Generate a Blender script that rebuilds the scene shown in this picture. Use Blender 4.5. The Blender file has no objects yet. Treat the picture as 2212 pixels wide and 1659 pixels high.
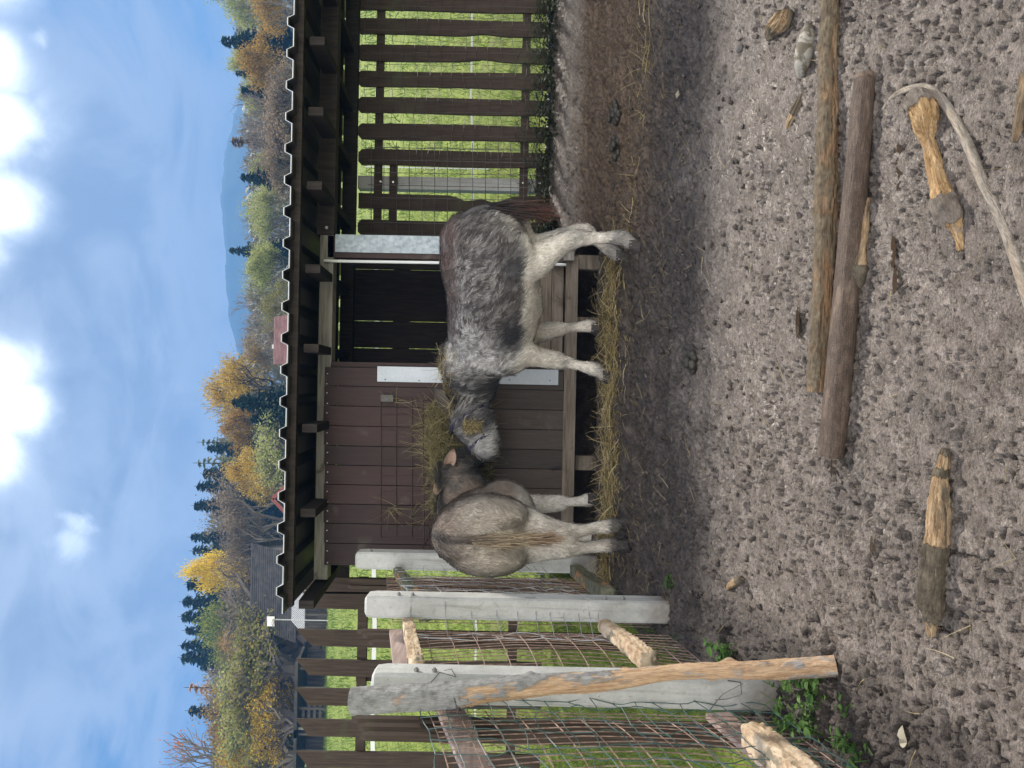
import bpy, bmesh, math, random
import numpy as np
from mathutils import Vector, Matrix, noise

C = bpy.context.scene.collection
SC = bpy.context.scene
R = math.radians
rnd = random.Random(7)

# ------------------------------------------------------------------ camera
TH = R(1.12)                       # the phone was held on its side, a touch off square
FPX = 1662.0                       # focal length in the units of the working grid (2212 x 1659)
CAM = Vector((0, 0, 1.7))
RX = Vector((math.cos(TH), 0, math.sin(TH)))
UX = Vector((-math.sin(TH), 0, math.cos(TH)))
cd = bpy.data.cameras.new('camera')
cd.sensor_fit = 'HORIZONTAL'
cd.sensor_width = 36.0
cd.lens = 36.0 * FPX / 2212.0
cd.clip_start = 0.05
cd.clip_end = 20000
cam = bpy.data.objects.new('camera', cd)
C.objects.link(cam)
cam.matrix_world = Matrix(((-UX.x, RX.x, 0, 0), (-UX.y, RX.y, -1, 0), (-UX.z, RX.z, 0, CAM.z), (0, 0, 0, 1)))
SC.camera = cam

# ------------------------------------------------------------------ sun and sky
SUN_AZ, SUN_EL = R(42), R(51)
SUN_DIR = Vector((math.sin(SUN_AZ) * math.cos(SUN_EL), math.cos(SUN_AZ) * math.cos(SUN_EL), math.sin(SUN_EL)))
sd = bpy.data.lights.new('sun', 'SUN')
sd.energy = 5.0
sd.angle = R(7.0)
sd.color = (1.0, 0.93, 0.82)
sun = bpy.data.objects.new('sun', sd)
C.objects.link(sun)
sun.rotation_euler = (-SUN_DIR).to_track_quat('-Z', 'Y').to_euler()

SC.view_settings.view_transform = 'Standard'
SC.view_settings.look = 'None'
SC.view_settings.gamma = 1
SC.view_settings.exposure = 0.95
SC.render.engine = 'CYCLES'
SC.cycles.max_bounces = 6
SC.cycles.diffuse_bounces = 3
SC.cycles.glossy_bounces = 2
SC.cycles.transmission_bounces = 3
SC.cycles.transparent_max_bounces = 6
SC.cycles.volume_bounces = 0
SC.cycles.caustics_reflective = False
SC.cycles.caustics_refractive = False
SC.cycles.use_denoising = True
SC.cycles.use_adaptive_sampling = False
SC.cycles.sample_clamp_indirect = 4.0
try:
    SC.cycles.denoiser = 'OPENIMAGEDENOISE'
    SC.cycles.denoising_prefilter = 'NONE'
except Exception:
    pass


def P(dx, dy, d):
    """working-grid position (dx, dy of the sideways picture) at depth d metres -> world point"""
    r = (829.5 - dy) / FPX
    up = (1106.0 - dx) / FPX
    return CAM + d * (Vector((0, 1, 0)) + r * RX + up * UX)


def pdir(dx, dy):
    v = P(dx, dy, 1.0) - CAM
    return v.normalized()


class NT:
    """small helper for node trees"""
    def __init__(s, tree):
        s.t = tree
        s.n = tree.nodes
        s.l = tree.links

    def new(s, typ, ins=None, **kw):
        n = s.n.new(typ)
        for k, v in kw.items():
            setattr(n, k, v)
        for k, v in (ins or {}).items():
            s.put(n.inputs[k], v)
        return n

    def put(s, sock, v):
        if hasattr(v, 'is_output') or isinstance(v, bpy.types.NodeSocket):
            s.l.new(v, sock)
        else:
            sock.default_value = v

    def math(s, op, a, b=0.0, clamp=False):
        n = s.n.new('ShaderNodeMath')
        n.operation = op
        n.use_clamp = clamp
        s.put(n.inputs[0], a)
        s.put(n.inputs[1], b)
        return n.outputs[0]

    def mix(s, f, a, b, blend='MIX'):
        n = s.n.new('ShaderNodeMix')
        n.data_type = 'RGBA'
        n.blend_type = blend
        s.put(n.inputs[0], f)
        for sock, v in ((n.inputs[6], a), (n.inputs[7], b)):
            if isinstance(v, (tuple, list)) and len(v) == 3:
                v = (*v, 1)
            s.put(sock, v)
        return n.outputs[2]

    def ramp(s, f, stops):
        n = s.n.new('ShaderNodeValToRGB')
        e = n.color_ramp.elements
        while len(e) < len(stops):
            e.new(0.5)
        for i, (p, c) in enumerate(stops):
            e[i].position = p
            e[i].color = (*c, 1) if len(c) == 3 else c
        s.put(n.inputs[0], f)
        return n.outputs[0]

    def step(s, f, a, b):
        n = s.n.new('ShaderNodeMapRange')
        n.interpolation_type = 'SMOOTHSTEP'
        s.put(n.inputs[0], f)
        n.inputs[1].default_value = a
        n.inputs[2].default_value = b
        return n.outputs[0]

    def noise(s, vec, scale, detail=4, rough=0.55, dist=0.0):
        n = s.n.new('ShaderNodeTexNoise')
        if vec is not None:
            s.put(n.inputs['Vector'], vec)
        n.inputs['Scale'].default_value = scale
        n.inputs['Detail'].default_value = detail
        n.inputs['Roughness'].default_value = rough
        n.inputs['Distortion'].default_value = dist
        return n.outputs[0]

    def mapping(s, vec, scale=(1, 1, 1), loc=(0, 0, 0), rot=(0, 0, 0)):
        n = s.n.new('ShaderNodeMapping')
        s.put(n.inputs['Vector'], vec)
        n.inputs['Scale'].default_value = scale
        n.inputs['Location'].default_value = loc
        n.inputs['Rotation'].default_value = rot
        return n.outputs[0]


world = bpy.data.worlds.new('World')
SC.world = world
world.use_nodes = True
w = NT(world.node_tree)
w.n.clear()
tc = w.new('ShaderNodeTexCoord')
dirv = tc.outputs['Generated']
sky = w.new('ShaderNodeTexSky')
sky.sky_type = 'NISHITA'
sky.sun_disc = False
sky.sun_elevation = SUN_EL
sky.sun_rotation = SUN_AZ
sky.altitude = 500
sky.air_density = 1.0
sky.dust_density = 0.6
sky.ozone_density = 2.0
hsv = w.new('ShaderNodeHueSaturation', {'Saturation': 1.02, 'Value': 0.54, 'Color': sky.outputs[0]})
wn = w.noise(dirv, 5.0, 7, 0.62, 0.5)
wfine = w.noise(dirv, 14.0, 6, 0.6, 0.4)


def blob(dx, dy, inner, outer):
    c = pdir(dx, dy)
    n = w.new('ShaderNodeVectorMath', {0: dirv, 1: tuple(c)}, operation='DOT_PRODUCT')
    ang = w.math('ARCCOSINE', n.outputs['Value'])
    mr = w.new('ShaderNodeMapRange')
    w.put(mr.inputs[0], ang)
    mr.inputs[1].default_value = R(outer)
    mr.inputs[2].default_value = R(inner)
    return mr.outputs[0]


def add_all(lst):
    o = lst[0]
    for q in lst[1:]:
        o = w.math('MAXIMUM', o, q)
    return o


# the bright banks of cloud high on the right, wisps below them, thin veil elsewhere
bank = add_all([blob(-40, -60, 1.0, 4.6), blob(-30, 120, 1.0, 4.4), blob(-20, 260, 1.0, 4.0), blob(0, 440, 0.5, 4.2),
                blob(-10, 800, 1.0, 4.4), blob(40, 880, 0.8, 3.6), blob(-60, 980, 1.0, 5.0), blob(-160, 500, 2, 6.6),
                blob(-260, 200, 3, 11), blob(-300, 900, 3, 12)])
bank_m = w.step(w.math('ADD', w.math('MULTIPLY', bank, 0.9), w.math('ADD', w.math('MULTIPLY', wn, 0.75), w.math('MULTIPLY', wfine, 0.55))), 0.80, 1.50)
bank_c = w.step(w.math('ADD', w.math('MULTIPLY', bank, 0.9), w.math('ADD', w.math('MULTIPLY', wn, 0.75), w.math('MULTIPLY', wfine, 0.55))), 1.10, 1.75)
wisp = add_all([w.math('MULTIPLY', blob(95, 330, 0.2, 2.2), 0.7), w.math('MULTIPLY', blob(85, 80, 0.2, 1.6), 0.8),
                w.math('MULTIPLY', blob(172, 1125, 0.2, 2.2), 0.75), w.math('MULTIPLY', blob(150, 1165, 0.2, 2.6), 0.65)])
wisp_m = w.step(w.math('ADD', wisp, w.math('MULTIPLY', wfine, 1.7)), 1.22, 1.85)
veil = add_all([blob(60, 1020, 4, 17), blob(200, 900, 3, 12), blob(330, 330, 3, 13), blob(40, 400, 4, 14), blob(330, 1250, 1, 7), blob(260, 650, 2, 10), blob(120, 1350, 1, 8)])
vstr = w.noise(w.mapping(dirv, (1.0, 1.0, 2.6), rot=(0, 0.5, 0)), 4.2, 8, 0.6, 1.2)
vlow = w.noise(w.mapping(dirv, (1.0, 1.0, 2.0), rot=(0, 0.4, 0)), 1.9, 4, 0.55, 0.6)
thick = w.math('ADD', w.math('MULTIPLY', veil, 0.34), w.math('ADD', w.math('MULTIPLY', vstr, 1.0), w.math('MULTIPLY', vlow, 0.75)))
veil_m = w.math('MULTIPLY', w.step(thick, 0.66, 1.08), 0.92)
# thicker parts of the layer go greyer, thin edges stay light
body = w.step(thick, 0.98, 1.30)
lay = w.mix(body, (4.1, 4.15, 4.3), (2.55, 2.62, 2.85))
col = w.mix(veil_m, hsv.outputs[0], lay)
lit = w.step(w.math('ADD', w.math('MULTIPLY', blob(70, 1080, 2, 15), 0.5), w.math('MULTIPLY', wfine, 0.9)), 0.62, 1.1)
col = w.mix(w.math('MULTIPLY', lit, 0.5), col, (5.0, 5.25, 5.6))
col = w.mix(w.math('MULTIPLY', wisp_m, 0.9), col, (9.0, 9.3, 9.6))
# unseen broken bright cloud behind the camera, added to light the shaded fronts
sepd = w.new('ShaderNodeSeparateXYZ', {0: dirv})
back = w.math('MULTIPLY', w.step(sepd.outputs[1], 0.15, -0.35), w.step(sepd.outputs[2], 0.9, 0.6))
over = w.math('MULTIPLY', back, w.step(w.noise(dirv, 2.4, 6, 0.6, 0.6), 0.34, 0.62))
col = w.mix(over, col, (17, 16.8, 16.3))
col = w.mix(w.math('MULTIPLY', bank_m, 0.9), col, (6.6, 6.9, 7.3))
col = w.mix(bank_c, col, (17, 17, 17))
bg = w.new('ShaderNodeBackground', {'Color': col, 'Strength': 0.1})
wo = w.new('ShaderNodeOutputWorld', {'Surface': bg.outputs[0]})

# ------------------------------------------------------------------ terrain
def sstep(a, b, x):
    t = np.clip((x - a) / (b - a), 0, 1)
    return t * t * (3 - 2 * t)


S1, S2, YB = 0.230, 0.283, 6.4


def ground(x, y):
    x = np.asarray(x, float)
    y = np.asarray(y, float)
    z = np.where(y < YB, S1 * y, S1 * YB + S2 * (np.minimum(y, 150) - YB) + 0.30 * np.maximum(0, np.minimum(y, 400) - 150))
    m = sstep(4.98, 5.2, y) * (1 - sstep(5.95, 6.15, y)) * sstep(-1.55, -1.3, x) * (1 - sstep(0.98, 1.12, x))
    return z * (1 - m) + 1.04 * m


def gz(x, y):
    return float(ground(x, y))


def G(dx, dy, lift=0.0):
    """where the ray through a working-grid position meets the ground"""
    o, d = CAM, P(dx, dy, 1.0) - CAM
    t, st = 0.5, 0.05
    for _ in range(4000):
        p = o + d * t
        if p.z <= gz(p.x, p.y):
            break
        t += 0.01
    p = o + d * t
    return Vector((p.x, p.y, gz(p.x, p.y) + lift))


# ------------------------------------------------------------------ tags and mesh builder
def tag(o, label=None, cat=None, group=None, kind=None):
    if label:
        o['label'] = label
    if cat:
        o['category'] = cat
    if group:
        o['group'] = group
    if kind:
        o['kind'] = kind
    return o


def empty(name, loc, label=None, cat=None, group=None):
    o = bpy.data.objects.new(name, None)
    C.objects.link(o)
    o.location = loc
    o.empty_display_size = 0.1
    return tag(o, label, cat, group)


def origin_of(p):
    v = Vector((0, 0, 0))
    while p is not None:
        v = v + Vector(p.location)
        p = p.parent
    return v


class MB:
    def __init__(s):
        s.v = []
        s.f = []

    def quad(s, a, b, c, d):
        i = len(s.v)
        s.v += [tuple(a), tuple(b), tuple(c), tuple(d)]
        s.f.append((i, i + 1, i + 2, i + 3))

    def tri(s, a, b, c):
        i = len(s.v)
        s.v += [tuple(a), tuple(b), tuple(c)]
        s.f.append((i, i + 1, i + 2))

    def hexa(s, p):
        """eight corners: bottom ring 0-3, top ring 4-7"""
        i = len(s.v)
        s.v += [tuple(q) for q in p]
        for f in ((3, 2, 1, 0), (4, 5, 6, 7), (0, 1, 5, 4), (1, 2, 6, 5), (2, 3, 7, 6), (3, 0, 4, 7)):
            s.f.append(tuple(i + k for k in f))

    def box(s, lo, hi):
        x0, y0, z0 = lo
        x1, y1, z1 = hi
        s.hexa([(x0, y0, z0), (x1, y0, z0), (x1, y1, z0), (x0, y1, z0), (x0, y0, z1), (x1, y0, z1), (x1, y1, z1), (x0, y1, z1)])

    def beam(s, a, b, w, h, up=Vector((0, 0, 1))):
        """bar from a to b, w wide sideways and h high"""
        a, b = Vector(a), Vector(b)
        t = (b - a).normalized()
        sd = t.cross(up)
        if sd.length < 1e-4:
            sd = t.cross(Vector((0, 1, 0)))
        sd.normalize()
        u = sd.cross(t).normalized()
        q = []
        for e in (a, b):
            q.append([e - sd * w / 2 - u * h / 2, e + sd * w / 2 - u * h / 2, e + sd * w / 2 + u * h / 2, e - sd * w / 2 + u * h / 2])
        s.hexa(q[0] + q[1])

    def prism(s, poly, off):
        """polygon (list of points) extruded by vector off"""
        i = len(s.v)
        n = len(poly)
        off = Vector(off)
        s.v += [tuple(Vector(p)) for p in poly] + [tuple(Vector(p) + off) for p in poly]
        s.f.append(tuple(range(i + n - 1, i - 1, -1)))
        s.f.append(tuple(range(i + n, i + 2 * n)))
        for k in range(n):
            k2 = (k + 1) % n
            s.f.append((i + k, i + k2, i + n + k2, i + n + k))

    def tube(s, pts, rad, n=8, cap=True, ref=None):
        """tube along points; rad is a number, a list, or a list of (side, up) pairs"""
        pts = [Vector(p) for p in pts]
        m = len(pts)
        if not isinstance(rad, (list, tuple)):
            rad = [rad] * m
        prev = None
        base = len(s.v)
        for k in range(m):
            t = (pts[min(k + 1, m - 1)] - pts[max(k - 1, 0)])
            if t.length < 1e-9:
                t = Vector((0, 0, 1))
            t.normalize()
            if ref is not None:
                sd = Vector(ref).cross(t)
            elif prev is None:
                sd = Vector((0, 0, 1)).cross(t)
                if sd.length < 0.2:
                    sd = Vector((0, 1, 0)).cross(t)
            else:
                sd = prev - t * prev.dot(t)
            if sd.length < 1e-6:
                sd = t.orthogonal()
            sd.normalize()
            prev = sd
            u = t.cross(sd)
            ra, rb = rad[k] if isinstance(rad[k], (list, tuple)) else (rad[k], rad[k])
            for q in range(n):
                an = 2 * math.pi * q / n
                s.v.append(tuple(pts[k] + sd * (ra * math.cos(an)) + u * (rb * math.sin(an))))
        for k in range(m - 1):
            for q in range(n):
                q2 = (q + 1) % n
                a = base + k * n
                s.f.append((a + q, a + q2, a + n + q2, a + n + q))
        if cap:
            s.f.append(tuple(base + q for q in range(n - 1, -1, -1)))
            s.f.append(tuple(base + (m - 1) * n + q for q in range(n)))

    def ball(s, c, r, n=10, m=7, sq=(1, 1, 1)):
        c = Vector(c)
        pts, rad = [], []
        i0 = len(s.v)
        for a in range(m + 1):
            th = math.pi * a / m
            for b in range(n):
                ph = 2 * math.pi * b / n
                s.v.append((c.x + r * sq[0] * math.sin(th) * math.cos(ph), c.y + r * sq[1] * math.sin(th) * math.sin(ph), c.z + r * sq[2] * math.cos(th)))
        for a in range(m):
            for b in range(n):
                b2 = (b + 1) % n
                s.f.append((i0 + a * n + b, i0 + (a + 1) * n + b, i0 + (a + 1) * n + b2, i0 + a * n + b2))

    def build(s, name, mat=None, parent=None, origin=None, local=False, smooth=None):
        me = bpy.data.meshes.new(name)
        off = Vector((0, 0, 0))
        if not local:
            if parent is not None:
                off = origin_of(parent)
                if origin is not None:
                    off = Vector(origin)
            elif origin is not None:
                off = Vector(origin)
        vs = np.array(s.v, dtype=float).reshape(-1, 3) - np.array(off)
        me.from_pydata([], [], [])
        me.from_pydata(vs.tolist(), [], s.f)
        me.update()
        if mat is not None:
            me.materials.append(mat)
        if smooth is not None:
            me.polygons.foreach_set('use_smooth', [True] * len(me.polygons))
            if smooth < 179:
                me.set_sharp_from_angle(angle=R(smooth))
        o = bpy.data.objects.new(name, me)
        C.objects.link(o)
        if parent is not None:
            o.parent = parent
            if origin is not None and not local:
                o.location = off - origin_of(parent)
        elif not local:
            o.location = off
        return o


# ------------------------------------------------------------------ materials
def new_mat(name):
    m = bpy.data.materials.new(name)
    m.use_nodes = True
    t = NT(m.node_tree)
    t.n.clear()
    out = t.new('ShaderNodeOutputMaterial')
    return m, t, out


def pmat(name, cols, stretch=(1, 1, 1), nscale=8, detail=6, rough=0.7, bump=0.3, spec=0.3, island=0.0, metallic=0.0,
         patch=None, fine=60, objrand=0.0, bdist=0.004, dist=0.3):
    """general procedural surface: stretched noise through a ramp, optional second-colour patches, bump"""
    m, t, out = new_mat(name)
    tc = t.new('ShaderNodeTexCoord').outputs['Object']
    v = t.mapping(tc, stretch)
    n1 = t.noise(v, nscale, detail, 0.6, dist)
    k = len(cols)
    if k == 1:
        cols = [cols[0], cols[0]]
        k = 2
    c = t.ramp(n1, [(0.32 + 0.36 * i / (k - 1), q) for i, q in enumerate(cols)])
    nf = t.noise(v, fine, 3, 0.6)
    c = t.mix(0.35, c, t.mix(nf, (0.25, 0.25, 0.25), (0.75, 0.75, 0.75)), 'OVERLAY')
    if patch:
        pc, ps, p0, p1 = patch
        c = t.mix(t.step(t.noise(tc, ps, 5, 0.6, 0.6), p0, p1), c, pc)
    if island > 0 or objrand > 0:
        r = t.new('ShaderNodeNewGeometry').outputs['Random Per Island'] if island > 0 else t.new('ShaderNodeObjectInfo').outputs['Random']
        a = island or objrand
        f = t.math('MULTIPLY_ADD', r, 2 * a)
        n = t.n[-1]
        n.inputs[2].default_value = 1 - a
        hs = t.new('ShaderNodeHueSaturation', {'Value': f, 'Color': c})
        c = hs.outputs[0]
    b = t.new('ShaderNodeBsdfPrincipled', {'Base Color': c, 'Roughness': rough, 'Metallic': metallic, 'Specular IOR Level': spec})
    if bump > 0:
        h = t.math('ADD', t.math('MULTIPLY', n1, 0.6), t.math('MULTIPLY', nf, 0.4))
        bn = t.new('ShaderNodeBump', {'Strength': bump, 'Distance': bdist, 'Height': h})
        t.l.new(bn.outputs[0], b.inputs['Normal'])
    t.l.new(b.outputs[0], out.inputs[0])
    return m


def leafmat(name, cols, trans=0.35, island=True, rough=0.6):
    """thin leaves, grass and straw: colour differs from blade to blade, light comes through"""
    m, t, out = new_mat(name)
    r = t.new('ShaderNodeNewGeometry').outputs['Random Per Island']
    k = len(cols)
    c = t.ramp(r, [(0.02 + 0.96 * i / max(1, k - 1), q) for i, q in enumerate(cols)])
    d = t.new('ShaderNodeBsdfPrincipled', {'Base Color': c, 'Roughness': rough, 'Specular IOR Level': 0.25})
    tr = t.new('ShaderNodeBsdfTranslucent', {'Color': c})
    mx = t.new('ShaderNodeMixShader', {0: trans, 1: d.outputs[0], 2: tr.outputs[0]})
    t.l.new(mx.outputs[0], out.inputs[0])
    return m


M = {}
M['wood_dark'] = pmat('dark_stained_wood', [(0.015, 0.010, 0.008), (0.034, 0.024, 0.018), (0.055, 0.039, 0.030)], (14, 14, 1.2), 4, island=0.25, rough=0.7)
M['wood_black'] = pmat('shade_darkened_wood', [(0.012, 0.009, 0.008), (0.022, 0.016, 0.013), (0.034, 0.026, 0.022)], (14, 14, 1.2), 4, island=0.25, rough=0.8)  # shade inside the shelter is put into this near-black wood colour
M['wood_picket'] = pmat('brown_stained_picket', [(0.026, 0.016, 0.011), (0.046, 0.030, 0.021), (0.066, 0.046, 0.033)], (16, 16, 1.0), 4, island=0.22, rough=0.75, patch=((0.06, 0.06, 0.032), 2.2, 0.55, 0.75))
M['wood_grey'] = pmat('weathered_grey_wood', [(0.16, 0.145, 0.125), (0.29, 0.265, 0.235), (0.36, 0.335, 0.30)], (1.2, 14, 14), 4, rough=0.85, patch=((0.12, 0.10, 0.085), 5, 0.6, 0.72))
M['wood_sill'] = pmat('worn_sill_wood', [(0.10, 0.08, 0.06), (0.19, 0.155, 0.12), (0.25, 0.21, 0.17)], (1.0, 14, 14), 4, rough=0.85, patch=((0.08, 0.06, 0.045), 5, 0.55, 0.72))
M['wood_pink'] = pmat('faded_pinkish_plank', [(0.24, 0.18, 0.16), (0.36, 0.27, 0.24), (0.44, 0.36, 0.32)], (14, 1.2, 14), 4, rough=0.85, patch=((0.17, 0.14, 0.12), 6, 0.6, 0.72))
M['chew'] = pmat('gnawed_pale_wood', [(0.24, 0.15, 0.085), (0.46, 0.345, 0.23), (0.60, 0.49, 0.36)], (1, 1, 1), 14, rough=0.9, bump=1.0, bdist=0.012, patch=((0.20, 0.17, 0.12), 9, 0.56, 0.68))
M['moss_wood'] = pmat('mossy_old_beam', [(0.08, 0.075, 0.055), (0.15, 0.15, 0.10), (0.22, 0.2, 0.15)], (3, 1, 3), 12, rough=0.9, bump=0.9, bdist=0.008, patch=((0.36, 0.19, 0.08), 9, 0.56, 0.66))
m, t, out = new_mat('weathered_grey_concrete')
tcx = t.new('ShaderNodeTexCoord').outputs['Object']
n1 = t.noise(tcx, 6, 6, 0.65, 0.4)
n2 = t.noise(t.mapping(tcx, (26, 26, 1.6)), 1.0, 5, 0.6, 0.6)
n3 = t.noise(tcx, 70, 4, 0.7)
n4 = t.noise(tcx, 160, 2, 0.5)
c = t.ramp(n1, [(0.3, (0.34, 0.338, 0.325)), (0.5, (0.43, 0.427, 0.41)), (0.7, (0.50, 0.495, 0.475))])
c = t.mix(t.math('MULTIPLY', t.step(n2, 0.5, 0.72), 0.55), c, (0.20, 0.195, 0.17))
c = t.mix(t.math('MULTIPLY', t.step(t.noise(tcx, 13, 5, 0.65, 0.8), 0.58, 0.68), 0.5), c, (0.26, 0.25, 0.22))
c = t.mix(0.3, c, t.mix(n3, (0.2, 0.2, 0.2), (0.8, 0.8, 0.8)), 'OVERLAY')
c = t.mix(t.step(n4, 0.70, 0.76), c, (0.11, 0.105, 0.10))
# splashed mud at the foot
spz = t.new('ShaderNodeSeparateXYZ', {0: tcx}).outputs[2]
c = t.mix(t.math('MULTIPLY', t.step(t.math('ADD', spz, t.math('MULTIPLY', n1, 0.25)), 0.30, 0.12), 0.75), c, (0.13, 0.105, 0.085))
b = t.new('ShaderNodeBsdfPrincipled', {'Base Color': c, 'Roughness': 0.88, 'Specular IOR Level': 0.25})
bn = t.new('ShaderNodeBump', {'Strength': 0.5, 'Distance': 0.004, 'Height': t.math('ADD', t.math('MULTIPLY', n3, 0.5), t.math('MULTIPLY', t.step(n4, 0.76, 0.66), 0.6))})
t.l.new(bn.outputs[0], b.inputs['Normal'])
t.l.new(b.outputs[0], out.inputs[0])
M['concrete'] = m
M['rust'] = pmat('rusty_reinforcing_rod', [(0.12, 0.07, 0.05), (0.23, 0.15, 0.115), (0.34, 0.25, 0.20)], (1, 1, 1), 30, rough=0.75, bump=0.3, spec=0.4)
M['rust_dark'] = pmat('dark_rusty_rod', [(0.035, 0.02, 0.016), (0.07, 0.04, 0.032)], (1, 1, 1), 30, rough=0.7, bump=0.2, spec=0.4)
M['wire_dark'] = pmat('dark_wire', [(0.05, 0.045, 0.04), (0.11, 0.10, 0.09)], (1, 1, 1), 30, rough=0.5, bump=0, spec=0.5)
M['wire_zinc'] = pmat('galvanised_wire', [(0.28, 0.29, 0.30), (0.48, 0.49, 0.50)], (1, 1, 1), 30, rough=0.4, bump=0, spec=0.5, metallic=0.6)
M['wire_green'] = pmat('green_coated_wire', [(0.02, 0.055, 0.048), (0.04, 0.10, 0.09)], (1, 1, 1), 20, rough=0.35, bump=0, spec=0.6)
M['bolt'] = pmat('bright_bolt', [(0.5, 0.5, 0.48)], rough=0.35, metallic=0.9, bump=0)
M['zinc'] = pmat('galvanised_sheet', [(0.22, 0.26, 0.29), (0.34, 0.385, 0.42), (0.44, 0.48, 0.51)], (1, 1, 1), 28, rough=0.5, bump=0.05, metallic=0.35, spec=0.5, patch=((0.30, 0.31, 0.30), 5, 0.6, 0.75))
M['flashing'] = pmat('pale_metal_flashing', [(0.48, 0.52, 0.56), (0.56, 0.59, 0.62)], (1, 1, 1), 5, rough=0.5, bump=0.03, metallic=0.1, patch=((0.30, 0.29, 0.25), 6, 0.62, 0.78))
M['white_pipe'] = pmat('white_edge_trim', [(0.70, 0.71, 0.72), (0.8, 0.8, 0.8)], rough=0.5, bump=0.05)
M['tape'] = pmat('white_tape', [(0.8, 0.8, 0.78)], rough=0.6, bump=0.0)
M['nail'] = pmat('nail_head', [(0.62, 0.6, 0.56)], rough=0.4, metallic=0.4, bump=0)
M['hay'] = leafmat('dry_hay', [(0.10, 0.075, 0.035), (0.36, 0.275, 0.12), (0.50, 0.40, 0.20), (0.20, 0.16, 0.07), (0.28, 0.215, 0.11), (0.64, 0.54, 0.32)], 0.25)
M['hay_green'] = leafmat('greenish_hay', [(0.07, 0.06, 0.03), (0.22, 0.185, 0.085), (0.32, 0.27, 0.13), (0.14, 0.13, 0.055), (0.40, 0.34, 0.19)], 0.2)
M['hay_core'] = pmat('packed_hay', [(0.06, 0.045, 0.02), (0.15, 0.115, 0.05), (0.24, 0.19, 0.09)], (1, 1, 6), 40, rough=0.95, bump=1.0, bdist=0.01)
M['grass'] = leafmat('grass_blades', [(0.05, 0.09, 0.015), (0.09, 0.17, 0.025), (0.15, 0.24, 0.04), (0.24, 0.26, 0.08), (0.11, 0.2, 0.03)], 0.45)
M['weed'] = leafmat('weed_leaves', [(0.05, 0.11, 0.025), (0.10, 0.19, 0.045), (0.15, 0.26, 0.07)], 0.4)
M['ivy'] = leafmat('dark_ground_ivy', [(0.012, 0.018, 0.008), (0.028, 0.04, 0.015), (0.05, 0.065, 0.026)], 0.3)
M['twig'] = pmat('grey_brown_twigs', [(0.12, 0.10, 0.08), (0.24, 0.20, 0.165)], (1, 1, 1), 4, rough=0.9, bump=0, island=0.3)
M['bark'] = pmat('tree_bark', [(0.035, 0.028, 0.022), (0.085, 0.07, 0.055)], (6, 6, 1), 3, rough=0.95, bump=0.4, bdist=0.03)
M['hoof'] = pmat('dark_hoof', [(0.02, 0.018, 0.016), (0.06, 0.05, 0.045)], (8, 8, 1), 8, rough=0.55, bump=0.3)
M['eye'] = pmat('dark_eye', [(0.006, 0.005, 0.004)], rough=0.08, bump=0, spec=0.6)
M['strap'] = pmat('dark_purple_strap', [(0.018, 0.014, 0.04), (0.03, 0.024, 0.06)], (1, 1, 1), 60, rough=0.7, bump=0.2)
M['strap_light'] = pmat('violet_webbing', [(0.07, 0.055, 0.16), (0.10, 0.08, 0.21)], (1, 1, 1), 80, rough=0.7, bump=0.2)
# ------------------------------------------------------------------ paddock ground (real relief)
_rs = np.random.RandomState(3)
_tab = _rs.rand(256, 256)


def vn(x, y, s=0):
    """value noise"""
    x = x + s * 17.31
    y = y + s * 9.77
    xi = np.floor(x).astype(int)
    yi = np.floor(y).astype(int)
    fx = x - xi
    fy = y - yi
    fx = fx * fx * fx * (fx * (fx * 6 - 15) + 10)
    fy = fy * fy * fy * (fy * (fy * 6 - 15) + 10)
    a = _tab[xi % 256, yi % 256]
    b = _tab[(xi + 1) % 256, yi % 256]
    c = _tab[xi % 256, (yi + 1) % 256]
    d = _tab[(xi + 1) % 256, (yi + 1) % 256]
    return a + (b - a) * fx + (c - a) * fy + (a - b - c + d) * fx * fy


def fbm(x, y, s, o=3):
    r, a, t = 0, 1.0, 0
    for k in range(o):
        r = r + a * vn(x * 2 ** k, y * 2 ** k, s + k)
        t += a
        a *= 0.5
    return r / t - 0.5


def relief(x, y):
    """mud: broad swells, clods, hoof pits; also how rough it is"""
    cl = sstep(2.9, 4.5, y + 1.3 * fbm(x * 0.9, y * 0.9, 41)) * (1 - 0.55 * sstep(4.5, 5.0, y) * sstep(0.9, 1.1, x))
    cl = np.maximum(cl, sstep(-0.75, -1.05, x) * 0.9)
    h = 0.030 * fbm(x * 1.6, y * 1.6, 1) + 0.016 * fbm(x * 5, y * 5, 5, 2)
    wob = 0.35 * fbm(x * 9, y * 9, 19)
    rgh = 0.45 + 1.1 * sstep(-0.14, 0.16, fbm(x * 1.3, y * 1.6, 61)) * (1 - cl) + 0.6 * cl
    many = 0.35 + 0.65 * sstep(-0.15, 0.2, fbm(x * 1.9, y * 1.9, 51))
    h = h + (0.006 + 0.020 * cl) * rgh * fbm(x * 17, y * 21, 9, 2) + (0.007 + 0.013 * cl) * rgh * fbm(x * 42, y * 50, 13, 2)
    h = h + (0.0085 + 0.003 * cl) * rgh * fbm(x * 88, y * 97, 33, 2)
    p = vn(x * 15 + wob * 6, y * 27 + wob * 3, 21)
    h = h - 0.014 * many * sstep(0.82, 0.88, p)
    p2 = vn(x * 30 + wob * 5, y * 52 + wob * 6, 25)
    h = h - 0.010 * many * sstep(0.735, 0.79, p2)
    p4 = vn(x * 58, y * 90 + wob * 9, 27)
    h = h - 0.019 * (0.35 + 0.65 * many) * sstep(0.66, 0.71, p4)
    p3 = vn(x * 4.6 + wob * 3, y * 7.5 + wob, 29)
    h = h - 0.026 * sstep(0.73, 0.79, p3) * (0.4 + 0.6 * cl)
    h = h + 0.016 * cl * np.abs(fbm(x * 11, y * 15, 31, 2)) * 2
    return h, cl


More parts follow.
